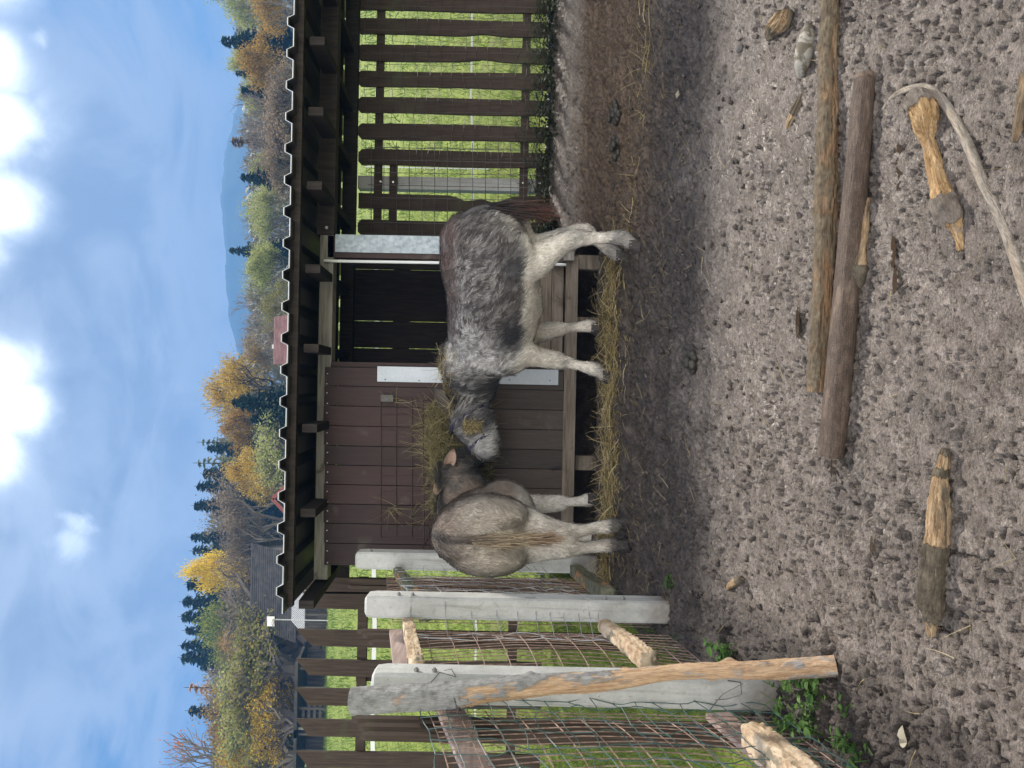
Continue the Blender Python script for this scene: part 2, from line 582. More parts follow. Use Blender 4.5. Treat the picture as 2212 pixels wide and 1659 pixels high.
def sheet(name, xs, ys, zf, mat, attr=None, smooth=True, fan=None):
    X, Y = np.meshgrid(xs, ys, indexing='xy')
    if fan is not None:
        X = X * (Y + fan)
    Z, A = zf(X, Y)
    nx, ny = len(xs), len(ys)
    co = np.stack([X, Y, Z], -1).reshape(-1, 3).astype(np.float32)
    idx = np.arange(nx * ny).reshape(ny, nx)
    q = np.stack([idx[:-1, :-1], idx[:-1, 1:], idx[1:, 1:], idx[1:, :-1]], -1).reshape(-1, 4).astype(np.int32)
    me = bpy.data.meshes.new(name)
    me.vertices.add(len(co))
    me.vertices.foreach_set('co', co.ravel())
    me.loops.add(q.size)
    me.loops.foreach_set('vertex_index', q.ravel())
    me.polygons.add(len(q))
    me.polygons.foreach_set('loop_start', np.arange(0, q.size, 4, dtype=np.int32))
    me.polygons.foreach_set('loop_total', np.full(len(q), 4, dtype=np.int32))
    me.update(calc_edges=True)
    me.polygons.foreach_set('use_smooth', [smooth] * len(q))
    if A is not None:
        at = me.attributes.new('mask', 'FLOAT', 'POINT')
        at.data.foreach_set('value', np.asarray(A, np.float32).ravel())
    me.materials.append(mat)
    o = bpy.data.objects.new(name, me)
    C.objects.link(o)
    return o


m, t, out = new_mat('trampled_mud')
tcx = t.new('ShaderNodeTexCoord').outputs['Object']
msk = t.new('ShaderNodeAttribute', attribute_name='mask').outputs['Fac']
sepx = t.new('ShaderNodeSeparateXYZ', {0: tcx})
n_b = t.noise(tcx, 1.7, 5, 0.6, 0.4)
n_m = t.noise(tcx, 14, 6, 0.65)
n_f = t.noise(t.mapping(tcx, (0.62, 1.1, 1.1)), 125, 4, 0.75)
n_g = t.noise(t.mapping(tcx, (0.7, 1.1, 1.1)), 260, 3, 0.65)
wetc = t.ramp(n_m, [(0.3, (0.090, 0.070, 0.055)), (0.5, (0.165, 0.134, 0.112)), (0.7, (0.255, 0.213, 0.184))])
drk = t.ramp(n_m, [(0.3, (0.036, 0.027, 0.021)), (0.5, (0.064, 0.049, 0.040)), (0.72, (0.108, 0.086, 0.073))])
n_w = t.noise(tcx, 3.4, 5, 0.6, 0.8)
wetc = t.mix(t.math('MULTIPLY', t.step(n_w, 0.52, 0.70), 0.6), wetc, (0.06, 0.048, 0.042))
c = t.mix(t.step(t.math('ADD', msk, t.math('MULTIPLY', t.math('SUBTRACT', n_b, 0.5), 0.8)), 0.2, 0.8), wetc, drk)
# trodden brown path under the lean-to on the right
pth = t.math('MULTIPLY', t.step(t.math('ADD', sepx.outputs[0], t.math('MULTIPLY', n_b, 0.5)), 0.95, 1.35),
             t.math('MULTIPLY', t.step(t.math('ADD', sepx.outputs[1], t.math('MULTIPLY', n_m, 0.7)), 4.25, 5.0), t.step(t.math('ADD', sepx.outputs[1], t.math('MULTIPLY', n_m, 0.5)), 6.0, 5.5)))
c = t.mix(pth, c, t.ramp(n_f, [(0.3, (0.085, 0.055, 0.034)), (0.7, (0.165, 0.112, 0.070))]))
c = t.mix(0.9, c, t.ramp(n_f, [(0.30, (0.10, 0.10, 0.10)), (0.46, (0.44, 0.44, 0.44)), (0.68, (0.86, 0.86, 0.86))]), 'OVERLAY')
c = t.mix(t.math('MULTIPLY', t.step(n_g, 0.60, 0.68), t.math('SUBTRACT', 0.55, t.math('MULTIPLY', msk, 0.35))), c, (0.42, 0.375, 0.34))
rg = t.math('ADD', 0.06, t.math('MULTIPLY', n_b, 0.55))
rg = t.math('ADD', rg, t.math('MULTIPLY', msk, 0.1))
b = t.new('ShaderNodeBsdfPrincipled', {'Base Color': c, 'Roughness': rg, 'Specular IOR Level': 0.42})
hgt = t.math('ADD', t.math('MULTIPLY', n_f, 0.6), t.math('MULTIPLY', n_g, 0.4))
bn = t.new('ShaderNodeBump', {'Strength': 1.0, 'Distance': 0.014, 'Height': hgt})
t.l.new(bn.outputs[0], b.inputs['Normal'])
t.l.new(b.outputs[0], out.inputs[0])
M['mud'] = m


def mudz(X, Y):
    h, cl = relief(X, Y)
    inpit = sstep(4.98, 5.2, Y) * sstep(-1.55, -1.3, X) * (1 - sstep(0.98, 1.12, X))
    drop = 0.16 * np.maximum(sstep(-1.34, -1.46, X), sstep(3.6, 3.75, X))
    return ground(X, Y) + h * (1 - 0.6 * inpit) - drop, np.maximum(cl, inpit)


# rows get denser towards the camera so that relief stays below a pixel
ys_ = [1.35]
while ys_[-1] < 6.35:
    ys_.append(ys_[-1] + 0.0042 * max(1.0, ys_[-1] / 2.2))
xs_ = np.concatenate([np.linspace(-1.2, -.56, 60), np.linspace(-.555, .555, 760), np.linspace(.56, 1.3, 60)])
sheet('paddock_ground', xs_, np.array(ys_), mudz, M['mud'], fan=0.4)['kind'] = 'structure'


def ground_top(x, y):
    z, _ = mudz(np.array([x]), np.array([y]))
    return float(z[0])


# ------------------------------------------------------------------ meadow and far hill
m, t, out = new_mat('meadow_grass')
tcx = t.new('ShaderNodeTexCoord').outputs['Object']
n1 = t.noise(tcx, 0.35, 5, 0.6, 0.4)
n2 = t.noise(t.mapping(tcx, (1.25, 0.42, 1)), 5.0, 8, 0.78)
n3 = t.noise(tcx, 42, 4, 0.7)
c = t.ramp(n2, [(0.28, (0.04, 0.055, 0.014)), (0.42, (0.14, 0.18, 0.035)), (0.56, (0.25, 0.31, 0.055)), (0.72, (0.38, 0.40, 0.11))])
c = t.mix(t.step(n1, 0.55, 0.75), c, (0.24, 0.255, 0.085))
c = t.mix(0.5, c, t.mix(n3, (0.2, 0.2, 0.2), (0.8, 0.8, 0.8)), 'OVERLAY')
b = t.new('ShaderNodeBsdfPrincipled', {'Base Color': c, 'Roughness': 0.85, 'Specular IOR Level': 0.15})
bn = t.new('ShaderNodeBump', {'Strength': 0.7, 'Distance': 0.08, 'Height': t.math('ADD', n2, t.math('MULTIPLY', n3, 0.4))})
t.l.new(bn.outputs[0], b.inputs['Normal'])
t.l.new(b.outputs[0], out.inputs[0])
M['meadow'] = m

xs_ = np.concatenate([np.linspace(-900, -30, 40), np.linspace(-29, -3, 40), np.arange(-2.9, 4.0, 0.05), np.linspace(4.1, 30, 40), np.linspace(35, 900, 40)])
ys_ = np.concatenate([np.linspace(-20, -2, 12), np.arange(-1.8, 12, 0.15), np.linspace(12.3, 160, 150), np.linspace(165, 400, 20), np.linspace(440, 1060, 10)])


def meadz(X, Y):
    z = ground(X, Y) + 0.05 * fbm(X * 0.7, Y * 0.7, 3) * sstep(6.4, 7.5, Y) + 0.25 * fbm(X * 0.12, Y * 0.12, 7) * sstep(12, 25, Y)
    under = (sstep(-1.42, -1.32, X) * sstep(3.7, 3.6, X) * sstep(1.36, 1.5, Y) * sstep(6.34, 6.2, Y))
    return z - 0.10 * under - 0.004, None


sheet('meadow_ground', xs_, ys_, meadz, M['meadow'])['kind'] = 'structure'

# far wooded ridge: profile heights along its length, a real ridge two kilometres off
HD = 900.0
prof = [(-900, 640), (-300, 600), (0, 560), (120, 545), (200, 518), (260, 503), (330, 486), (420, 474), (470, 479), (560, 487), (640, 488), (700, 496), (760, 510), (860, 540), (1000, 600), (1200, 660), (1700, 720)]
pa = np.array([P(dx, dy, HD) for dy, dx in prof])
hx = np.linspace(-950, 950, 300)
hy = np.linspace(HD - 420, HD + 220, 50)
order = np.argsort(pa[:, 0])


def hillz(X, Y):
    ridge = np.interp(X, pa[order, 0], pa[order, 2])
    tt = np.clip((Y - (HD - 420)) / 420, 0, 1)
    base = 100.0
    z = base + (ridge - base) * np.where(Y <= HD, tt ** 1.25, 1 - 0.5 * ((Y - HD) / 300) ** 2)
    z = z + 2.5 * fbm(X * 0.12, Y * 0.12, 4) + 2.0 * (vn(X * 0.6, Y * 0.6, 8) - 0.5)
    return z, None


M['far_forest'] = pmat('far_forest', [(0.02, 0.035, 0.02), (0.04, 0.055, 0.03), (0.07, 0.07, 0.03)], (1, 1, 1), 0.02, rough=0.95, bump=0)
sheet('far_hill', hx, hy, hillz, M['far_forest'])['kind'] = 'structure'

# ------------------------------------------------------------------ animal shelter
DW, DB = 5.45, 6.22                # depth of its front and of its back
sh = empty('animal_shelter', P(1240, 860, DW) * 1.0, 'dark wooden animal shelter with ribbed roof, open doorway and brown plank wall behind the donkeys', 'shelter')
sh.location.z = gz(-0.1, 5.0) - 0.05


def fb(mb, dx0, dx1, dy0, dy1, d, th):
    """board seen square on: its face spans these grid limits at depth d, th thick"""
    mx, my = (dx0 + dx1) / 2, max(120, (dy0 + dy1) / 2)
    x0, x1 = P(mx, dy1, d).x, P(mx, dy0, d).x
    z1, z0 = P(dx0, my, d).z, P(dx1, my, d).z
    mb.box((x0, d, z0), (x1, d + th, z1))


# roof sheet: trapezoid ribs
RF = 4.86
zroof = P(622, 829, RF).z
xl, xr = P(620, 1326, RF).x, 6.6  # unseen right end lengthened to keep the sun off the path
RS = 0.03
prof_r = []
x = xl
k = 0
while x < xr:
    for dx_, dz_ in ((0.0, 0), (0.098, 0), (0.118, 0.040), (0.165, 0.040), (0.185, 0)):
        prof_r.append((x + dx_, dz_))
    x += 0.2
mb = MB()
yb = DB + 0.35
for i in range(len(prof_r) - 1):
    (xa, za), (xb_, zb) = prof_r[i], prof_r[i + 1]
    if xb_ - xa < 1e-6:
        continue
    for lo, hi in (((xa, za), (xb_, zb)),):
        a0 = Vector((xa, RF, zroof + za)); b0 = Vector((xb_, RF, zroof + zb))
        a1 = Vector((xa, yb, zroof + za + RS * (yb - RF))); b1 = Vector((xb_, yb, zroof + zb + RS * (yb - RF)))
        e = Vector((0, 0, 0.0035))
        mb.hexa([a0, b0, b1, a1, a0 + e, b0 + e, b1 + e, a1 + e])
M['roof'] = pmat('ribbed_roof_sheet', [(0.035, 0.032, 0.03), (0.055, 0.05, 0.047)], (1, 1, 1), 3, rough=0.45, bump=0.05, spec=0.5)
M['lit_roof_edge'] = pmat('painted_edge_highlight', [(0.66, 0.67, 0.68), (0.74, 0.75, 0.76)], rough=0.35, bump=0, metallic=0.2)  # sunlit line along the sheet's edge, put into a pale strip's colour
roof = mb.build('roof_sheet', M['roof'], sh, smooth=20)
mb = MB()
for i in range(len(prof_r) - 1):
    (xa, za), (xb_, zb) = prof_r[i], prof_r[i + 1]
    a0 = Vector((xa, RF - 0.004, zroof + za + 0.0045)); b0 = Vector((xb_, RF - 0.004, zroof + zb + 0.0045))
    e = Vector((0, 0, 0.0045)); f = Vector((0, 0.01, 0))
    mb.hexa([a0, b0, b0 + f, a0 + f, a0 + e, b0 + e, b0 + f + e, a0 + f + e])
mb.build('lit_roof_edge', M['lit_roof_edge'], roof)

mb = MB()
fb(mb, 634, 655, -1400, 1311, 4.95, 0.045)
mb.build('eave_purlin', M['wood_dark'], sh)
mb = MB()
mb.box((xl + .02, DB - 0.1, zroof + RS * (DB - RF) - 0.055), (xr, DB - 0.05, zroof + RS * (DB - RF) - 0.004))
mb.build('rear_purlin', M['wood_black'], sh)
for dy in (1306, 1108, 925, 752, 580, 400, 240, 88, -70, -230, -390, -550, -710, -870, -1030, -1190, -1350):
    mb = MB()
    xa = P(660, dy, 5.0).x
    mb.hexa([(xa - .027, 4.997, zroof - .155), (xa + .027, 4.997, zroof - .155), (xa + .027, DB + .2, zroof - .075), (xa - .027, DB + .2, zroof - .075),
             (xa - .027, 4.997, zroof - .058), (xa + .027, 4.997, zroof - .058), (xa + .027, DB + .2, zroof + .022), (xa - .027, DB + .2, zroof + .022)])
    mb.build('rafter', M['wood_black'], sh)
# front beams
mb = MB()
fb(mb, 685, 714, 508, 1252, DW, 0.11)
mb.build('top_plate', M['wood_grey'], sh)
mb = MB()
fb(mb, 692, 729, -1150, 507, DW + .01, 0.09)
fbm_o = mb.build('front_beam', M['wood_dark'], sh)
for dy in (492, 430):
    mb = MB()
    p = P(706, dy, DW)
    mb.tube([p + Vector((0, -.012, 0)), p + Vector((0, .012, 0))], [.011, .013], 10)
    mb.build('bolt', M['bolt'], fbm_o, smooth=40)
mb = MB()
fb(mb, 744, 772, -900, 1250, DB, 0.07)
mb.build('rear_beam', M['wood_black'], sh)

# plank wall, left of the doorway: upper part red brown, lower part grey brown
m, t, out = new_mat('red_brown_planks')
tcx = t.new('ShaderNodeTexCoord').outputs['Object']
sp = t.new('ShaderNodeSeparateXYZ', {0: tcx})
nn = t.noise(t.mapping(tcx, (16, 16, 0.8)), 4, 8, 0.72, 1.2)
nb = t.noise(tcx, 3.0, 4, 0.6)
rr = t.new('ShaderNodeNewGeometry').outputs['Random Per Island']
cu = t.ramp(nn, [(0.3, (0.022, 0.0095, 0.0075)), (0.55, (0.036, 0.0165, 0.0135)), (0.75, (0.050, 0.026, 0.021))])
cl_ = t.ramp(nn, [(0.3, (0.034, 0.024, 0.018)), (0.55, (0.052, 0.038, 0.029)), (0.75, (0.072, 0.056, 0.044))])
fz = t.math('ADD', sp.outputs[2], t.math('MULTIPLY', nb, 0.25))
c = t.mix(t.step(fz, 1.05, 0.70), cu, cl_)
c = t.mix(0.6, c, t.mix(t.noise(t.mapping(tcx, (60, 60, 2.5)), 2, 4, 0.6), (0.15, 0.15, 0.15), (0.85, 0.85, 0.85)), 'OVERLAY')
c = t.mix(t.math('MULTIPLY', t.step(t.noise(tcx, 4.5, 5, 0.6, 0.5), 0.58, 0.75), 0.5), c, (0.12, 0.10, 0.085))
c = t.mix(t.step(t.noise(t.mapping(tcx, (7, 7, 3.2)), 1.6, 2, 0.4), 0.74, 0.80), c, (0.012, 0.008, 0.007))
hs = t.new('ShaderNodeHueSaturation', {'Value': t.math('ADD', 0.7, t.math('MULTIPLY', rr, 0.6)), 'Color': c})
b = t.new('ShaderNodeBsdfPrincipled', {'Base Color': hs.outputs[0], 'Roughness': 0.55, 'Specular IOR Level': 0.35})
bn = t.new('ShaderNodeBump', {'Strength': 0.25, 'Distance': 0.004, 'Height': nn})
t.l.new(bn.outputs[0], b.inputs['Normal'])
t.l.new(b.outputs[0], out.inputs[0])
M['planks'] = m
mb = MB()
nails = []
edges = [797, 838, 881, 924, 967, 1009, 1051, 1093, 1135, 1178, 1226]
for i in range(10):
    jit = rnd.uniform(-1.5, 1.5)
    fb(mb, 699 + jit + (1 if i else 3), 1217, edges[i] + 0.9, edges[i + 1] - 0.7, DW - 0.024 + rnd.uniform(-.002, .002), 0.0225)
    for q in (0.25, 0.78):
        p = P(707 + rnd.uniform(-1, 1), edges[i] + q * (edges[i + 1] - edges[i]), DW - 0.027)
        nails.append(p)
wp = mb.build('plank_wall', M['planks'], sh)
for p in nails:
    mn = MB()
    mn.tube([p, p + Vector((0, .006, 0))], [.0045, .0045], 8)
    mn.build('nail', M['nail'], wp)
# brown frame strip along the doorway's left edge, sill, lower board, flashing
mb = MB()
fb(mb, 715, 1220, 786, 797, DW - .002, 0.05)
mb.build('door_jamb', M['planks'], sh)
mb = MB()
fb(mb, 1217, 1243, 554, 1226, DW - .03, 0.12)
mb.build('sill_beam', M['wood_sill'], sh)
mb = MB()
fb(mb, 1166, 1190, 565, 786, DW + .03, 0.04)
fb(mb, 1191.5, 1216, 565, 786, DW + .024, 0.04)
mb.build('threshold_board', M['wood_sill'], sh)
mb = MB()
fb(mb, 815, 1206, 795, 828, DW - .030, 0.003)
fl = mb.build('door_flashing', M['flashing'], sh)
for dx, dy in ((832, 820), (905, 822), (1010, 821), (1100, 820), (1188, 822)):
    p = P(dx, dy, DW - .032)
    mn = MB()
    mn.tube([p, p + Vector((0, .006, 0))], [.005, .005], 8)
    mn.build('screw', M['wire_dark'], fl)
# right post of the doorway
mb = MB()
fb(mb, 708, 1243, 514, 561, DW + .0, 0.07)
mb.build('door_post', M['planks'], sh)
mb = MB()
fb(mb, 724, 1230, 511, 549, DW - .008, 0.006)
mb.build('post_cladding', M['zinc'], sh)
mb = MB()
a, b_ = P(700, 563.5, DW - .012), P(1238, 572, DW - .012)
mb.tube([a, (a + b_) / 2, b_], .0105, 10)
mb.build('edge_trim', M['white_pipe'], sh, smooth=40)
# closed in part: floor, side walls, dark back wall with open joints
x0s, x1s = P(1000, 1226, DW).x, P(1000, 515, DW).x
zf = P(1243, 860, DW).z
mb = MB()
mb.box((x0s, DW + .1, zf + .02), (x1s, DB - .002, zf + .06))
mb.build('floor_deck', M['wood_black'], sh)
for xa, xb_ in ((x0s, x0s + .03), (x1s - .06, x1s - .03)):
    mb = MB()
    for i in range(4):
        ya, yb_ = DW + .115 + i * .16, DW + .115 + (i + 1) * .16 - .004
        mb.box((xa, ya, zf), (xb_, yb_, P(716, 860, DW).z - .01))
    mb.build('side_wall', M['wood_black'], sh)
mb = MB()
x = x0s
dj = [P(850, q, DB).x for q in (752, 693, 580)]
ed = [x0s] + dj + [x1s]
for i in range(4):
    n = max(1, round((ed[i + 1] - ed[i]) / 0.2))
    for k in range(n):
        a = ed[i] + (ed[i + 1] - ed[i]) * k / n + (0.0035 if k == 0 and i else 0)
        e = ed[i] + (ed[i + 1] - ed[i]) * (k + 1) / n - 0.0006
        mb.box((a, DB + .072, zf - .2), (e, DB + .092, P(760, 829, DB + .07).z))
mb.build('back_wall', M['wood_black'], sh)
mb = MB()
fb(mb, 845, 880, 520, 1226, DB + .094, 0.05)
fb(mb, 1100, 1135, 520, 1226, DB + .094, 0.05)
mb.build('wall_rail', M['wood_black'], sh)
# supports under the floor
for dy in (566, 700, 1000, 1215):
    mb = MB()
    p = P(1243, dy, DW + .03)
    zz = ground_top(p.x, p.y + .04)
    mb.box((p.x - .05, p.y, zz - .08), (p.x + .05, p.y + .09, p.z - .001))
    mb.build('support_post', M['wood_sill'], sh)
# stub end of pipe and block at the doorway's foot
mb = MB()
fb(mb, 1218, 1240, 543, 562, DW - .075, 0.043)
mb.build('corner_block', M['wood_grey'], sh)

# ------------------------------------------------------------------ hay rack on the plank wall
rk = empty('hay_rack', P(1062, 1005, DW - .03), 'rusty wire grid hay rack fixed to the brown plank wall', 'hay rack')
mb = MB()
yw = DW - .034
for dx in (822, 856, 890, 924):
    a, e = P(dx, 860, yw), P(dx + (3 if dx > 900 else 0), 1163, yw)
    mb.tube([a, (a + e) / 2 + Vector((0, rnd.uniform(-.004, 0), rnd.uniform(-.004, .004))), e], .0028, 6)
for i in range(10):
    dy = 862 + 33.4 * i
    a, e = P(822, dy, yw), P(1062, dy - 6, yw)
    mb.tube([a, e], .0025, 6)
mb.build('wall_grid', M['rust_dark'], rk, smooth=60)
mb = MB()
rows = [(924, .30), (958, .265), (992, .22), (1026, .15), (1056, .06)]
cols = [864 + 33.4 * i for i in range(10)]
for dx, o_ in rows:
    a, e = P(dx, 862, DW - .03), P(dx + 3, 1166, DW - .03)
    mb.tube([a + Vector((0, -o_, 0)), e + Vector((0, -o_, 0))], .0042 if dx == 924 else .0026, 6)
for dy in cols:
    pts = [P(dx, dy, DW - .03) + Vector((0, -o_, 0)) for dx, o_ in rows]
    mb.tube([P(924, dy, DW - .034)] + pts[:1], .0036, 6) if dy in (cols[0], cols[-1]) else None
    mb.tube(pts + [P(1066, dy, DW - .034)], .0028, 6)
mb.build('front_grid', M['rust_dark'], rk, smooth=60)
mb = MB()
a = P(848, 857, DW - .036)
mb.box((a.x - .035, DW - .056, a.z - .008), (a.x + .012, DW - .0305, a.z + .09 - .01))
mb.build('hinge_plate', M['wire_dark'], rk)


# ------------------------------------------------------------------ strands of hay and straw
def strand(mb, p, d, ln, wd, curl=0.3, rg=rnd, seg=3, droop=0.0):
    """one flat bent blade"""
    d = Vector(d).normalized()
    s = d.cross(Vector((rg.gauss(0, 1), rg.gauss(0, 1), rg.gauss(0, 1))))
    if s.length < 1e-4:
        s = d.orthogonal()
    s.normalize()
    b = d.cross(s)
    k1, k2 = rg.uniform(-curl, curl), rg.uniform(-curl, curl)
    i = len(mb.v)
    for q in range(seg + 1):
        u = q / seg
        c_ = Vector(p) + d * (ln * u) + (s * k1 + b * k2) * (ln * u * u) + Vector((0, 0, -droop * ln * u * u))
        ww = wd * (1 - 0.6 * u)
        mb.v.append(tuple(c_ - s * ww / 2))
        mb.v.append(tuple(c_ + s * ww / 2))
    for q in range(seg):
        a = i + 2 * q
        mb.f.append((a, a + 1, a + 3, a + 2))


# hay in the rack
hb = MB()
core = []
for i in range(7):
    u = i / 6
    dy = 872 + u * 215
    core.append((P(985, dy, DW - .13), 0.085 if 0 < i < 6 else .05, 0.19 if 0 < i < 5 else .12))
hb.tube([c_[0] for c_ in core], [(c_[1], c_[2]) for c_ in core], 18, ref=(0, 0, 1))
core_o = hb.build('hay_bundle', M['hay_core'], None, origin=P(1055, 985, DW - .13), smooth=60)
tag(core_o, 'greenish hay stuffed into the wire rack between the two donkey heads', 'hay')
hb = MB()
r2 = random.Random(11)
for i in range(4300):
    dy = r2.uniform(866, 1092)
    top = 936 if dy < 1020 else 945
    if 885 < dy < 950 and r2.random() < .18:
        top = 922
    dx = r2.uniform(top, 1058 - 10 * abs(dy - 980) / 110)
    f = (dx - 924) / 132
    dep = r2.uniform(.30, .34) * max(0.0, min(1.0, 1 - f)) ** .55 + .02 - .0
    p = P(dx, dy, DW - .03) + Vector((0, -dep + r2.uniform(0, .03), 0))
    d = Vector((r2.gauss(0, 1), r2.gauss(-.15, .35), r2.gauss(0, .9)))
    strand(hb, p, d, r2.uniform(.05, .16), .0035, .35, r2)
for i in range(60):
    dy = r2.choice((r2.gauss(905, 14), r2.gauss(935, 16), r2.gauss(965, 20)))
    p = P(926, dy, DW - .2)
    strand(hb, p, (r2.gauss(0, .25), r2.gauss(-.15, .2), 1), r2.uniform(.06, .22), .0035, .3, r2)
for dxc, dyc, n in ((848, 868, 14), (845, 1102, 22), (880, 1118, 8), (935, 1120, 10), (985, 1150, 12), (1010, 1140, 9)):
    for i in range(n):
        p = P(dxc + r2.gauss(0, 8), dyc + r2.gauss(0, 5), DW - .05 if dxc < 920 else DW - .2)
        strand(hb, p, (r2.gauss(0, .5), r2.gauss(-.3, .2), r2.gauss(-.6, .9)), r2.uniform(.06, .2), .003, .4, r2)
hb.build('hay_strands', M['hay_green'], core_o)

# hay lying along the shelter's foot
hb = MB()
r2 = random.Random(5)
for i in range(4600):
    x = r2.uniform(-1.32, .93) if r2.random() < .965 else r2.uniform(.9, 2.4)
    wdt = .085 + .035 * math.sin(x * 5.2) + .04 * math.sin(x * 2.1 + 1) + (.03 if -1.0 < x < -.3 else 0)
    if x > .9:
        wdt = .06
    yc = 4.725 + .035 * math.sin(x * 3.1) - (.13 * max(0, x - .35)) - (.2 if x > .9 else 0) * 1.0
    u = r2.gauss(0, .55) if r2.random() < .8 else r2.gauss(.6, 1.2)
    y = yc + wdt * u
    hgt_ = .028 * math.exp(-u * u * 1.2) * r2.random() * (0.25 if x > .9 else 1) * (1.35 if -1.0 < x < -.3 else 1)
    z = ground_top(x, y) if i % 3 == 0 else gz(x, y) - .004
    strand(hb, (x, y, z + hgt_), (r2.gauss(0, 1), r2.gauss(0, .45), r2.gauss(.12, .22)), r2.uniform(.05, .2), .0042, .35, r2, droop=.25)
tag(hb.build('hay_bed', M['hay'], None, origin=(0, 4.79, gz(0, 4.79))), 'strip of loose yellow hay along the foot of the shelter', 'hay', kind='stuff')
# single straws strewn over the mud
hb = MB()
for i in range(760):
    if r2.random() < .72:
        y = 4.6 - abs(r2.gauss(0, .55))
        x = r2.uniform(-1.2, 2.3)
    else:
        y = r2.uniform(1.9, 4.6)
        x = r2.uniform(-1.15, 1.6)
    if x < -.5 and y < 4.2 and r2.random() < .4:
        x = r2.uniform(-1.15, -.5)
    a = r2.uniform(0, math.pi)
    strand(hb, (x, y, ground_top(x, y) + .006), (math.cos(a), math.sin(a), S1 * math.sin(a) + r2.uniform(0, .25)), r2.uniform(.025, .11), .0023, .25, r2)
tag(hb.build('loose_straw', M['hay'], None, origin=(0, 3.8, gz(0, 3.8))), 'single straws strewn over the dark mud', 'straw', kind='stuff')

# ------------------------------------------------------------------ picket fence behind (brown pickets, two rails)
YF = 6.32


def ragged_board(mb, xc, w, z0, z1, y, th, cut=0.0, dog=0.0, nibble=(), rg=rnd):
    """upright board; cut = slant of its top, dog = clipped corners, nibble = [(height, depth, size)]"""
    n = 22
    left, right = [], []
    ph = rg.uniform(0, 9)
    for k in range(n + 1):
        u = k / n
        z = z0 + (z1 - z0) * u
        l = -w / 2 + .004 * math.sin(u * 7 + ph)
        r_ = w / 2 + .004 * math.sin(u * 5 + ph * 2)
        for h, dpt, sz in nibble:
            e = math.exp(-((u - h) / sz) ** 2)
            if dpt > 0:
                r_ -= dpt * e
            else:
                l += -dpt * e
        left.append((xc + l, z))
        right.append((xc + r_, z))
    lt, rt = left[-1], right[-1]
    if cut:
        rt = (rt[0], rt[1] - cut) if cut > 0 else rt
        lt = (lt[0], lt[1] + cut) if cut < 0 else lt
        left[-1], right[-1] = lt, rt
        left = [q for q in left[:-1] if q[1] < lt[1]] + [lt]
        right = [q for q in right[:-1] if q[1] < rt[1]] + [rt]
    if dog:
        left = [q for q in left if q[1] < z1 - dog] + [(xc - w / 2, z1 - dog), (xc - w / 2 + dog, z1)]
        right = [q for q in right if q[1] < z1 - dog] + [(xc + w / 2, z1 - dog), (xc + w / 2 - dog, z1)]
    # build as strips so that notches stay valid
    k = min(len(left), len(right))
    while len(left) > k:
        left.pop(len(left) // 2)
    while len(right) > k:
        right.pop(len(right) // 2)
    i = len(mb.v)
    for yy in (y, y + th):
        for a, b in zip(left, right):
            mb.v.append((a[0], yy, a[1]))
            mb.v.append((b[0], yy, b[1]))
    m_ = 2 * k
    for q in range(k - 1):
        a = i + 2 * q
        mb.f.append((a, a + 1, a + 3, a + 2))
        mb.f.append((a + m_ + 1, a + m_, a + m_ + 2, a + m_ + 3))
        mb.f.append((a, a + 2, a + m_ + 2, a + m_))
        mb.f.append((a + 1, a + m_ + 1, a + m_ + 3, a + 3))
    mb.f.append((i, i + m_, i + m_ + 1, i + 1))
    e = i + m_ - 2
    mb.f.append((e, e + 1, e + 1 + m_, e + m_))


fr = empty('picket_fence', (1.9, YF, gz(1.9, YF)), 'dark low picket fence beyond the lean-to with broad upright boards and bright meadow showing through', 'fence')
dys = [8, 60, 117, 173, 230, 287, 343]
i = 0
for dy in [8 - 57 * k for k in range(1, 17)][::-1] + dys + [438, 495]:
    xc = P(1000, dy, YF).x
    mb = MB()
    w_ = 33.5 / FPX * YF
    nib = []
    if dy == 438:
        nib = [(.44, .05, .05), (.30, .055, .07), (.27, -.03, .045)]
    elif dy in (60, 117):
        nib = [(.36, -.02, .07)]
    z1 = P(773 + rnd.uniform(-2, 2), dy, YF).z
    ragged_board(mb, xc, w_, gz(xc, YF) - .06, z1, YF, .024, 0, 0.028 if rnd.random() < .7 else 0, nib)
    mb.build('picket', M['wood_picket'], fr)
mb = MB()
fb(mb, 813, 829, -930, 500, YF + .0245, 0.05)
r_up = mb.build('rail', M['wood_picket'], fr)
mb = MB()
fb(mb, 1128, 1146, -930, 352, YF + .0245, 0.05)
mb.build('rail', M['wood_picket'], fr)
for a_, b_ in ((840, 856), (1121, 1139), (1157, 1175)):
    mb = MB()
    fb(mb, a_, b_, 352, 520, YF + .0245, .05)
    mb.build('rail', M['wood_picket'], fr)
for dx, dy in ((822, 392), (849, 393), (1130, 395), (1166, 396), (822, 490), (849, 490)):
    mb = MB()
    p = P(dx, dy, YF + .018)
    mb.tube([p, p + Vector((0, .02, 0))], [.008, .01], 8)
    mb.build('bolt', M['bolt'], fr, smooth=40)
mb = MB()
xc = P(980, 397, YF + .08).x
mb.box((xc - .052, YF + .078, gz(xc, YF) - .1), (xc + .052, YF + .18, P(773, 397, YF + .08).z))
po = mb.build('concrete_post', M['concrete'], None, origin=(xc, YF + .13, gz(xc, YF)))
tag(po, 'square grey concrete post behind the lean-to picket fence beside the gnawed board', 'post')

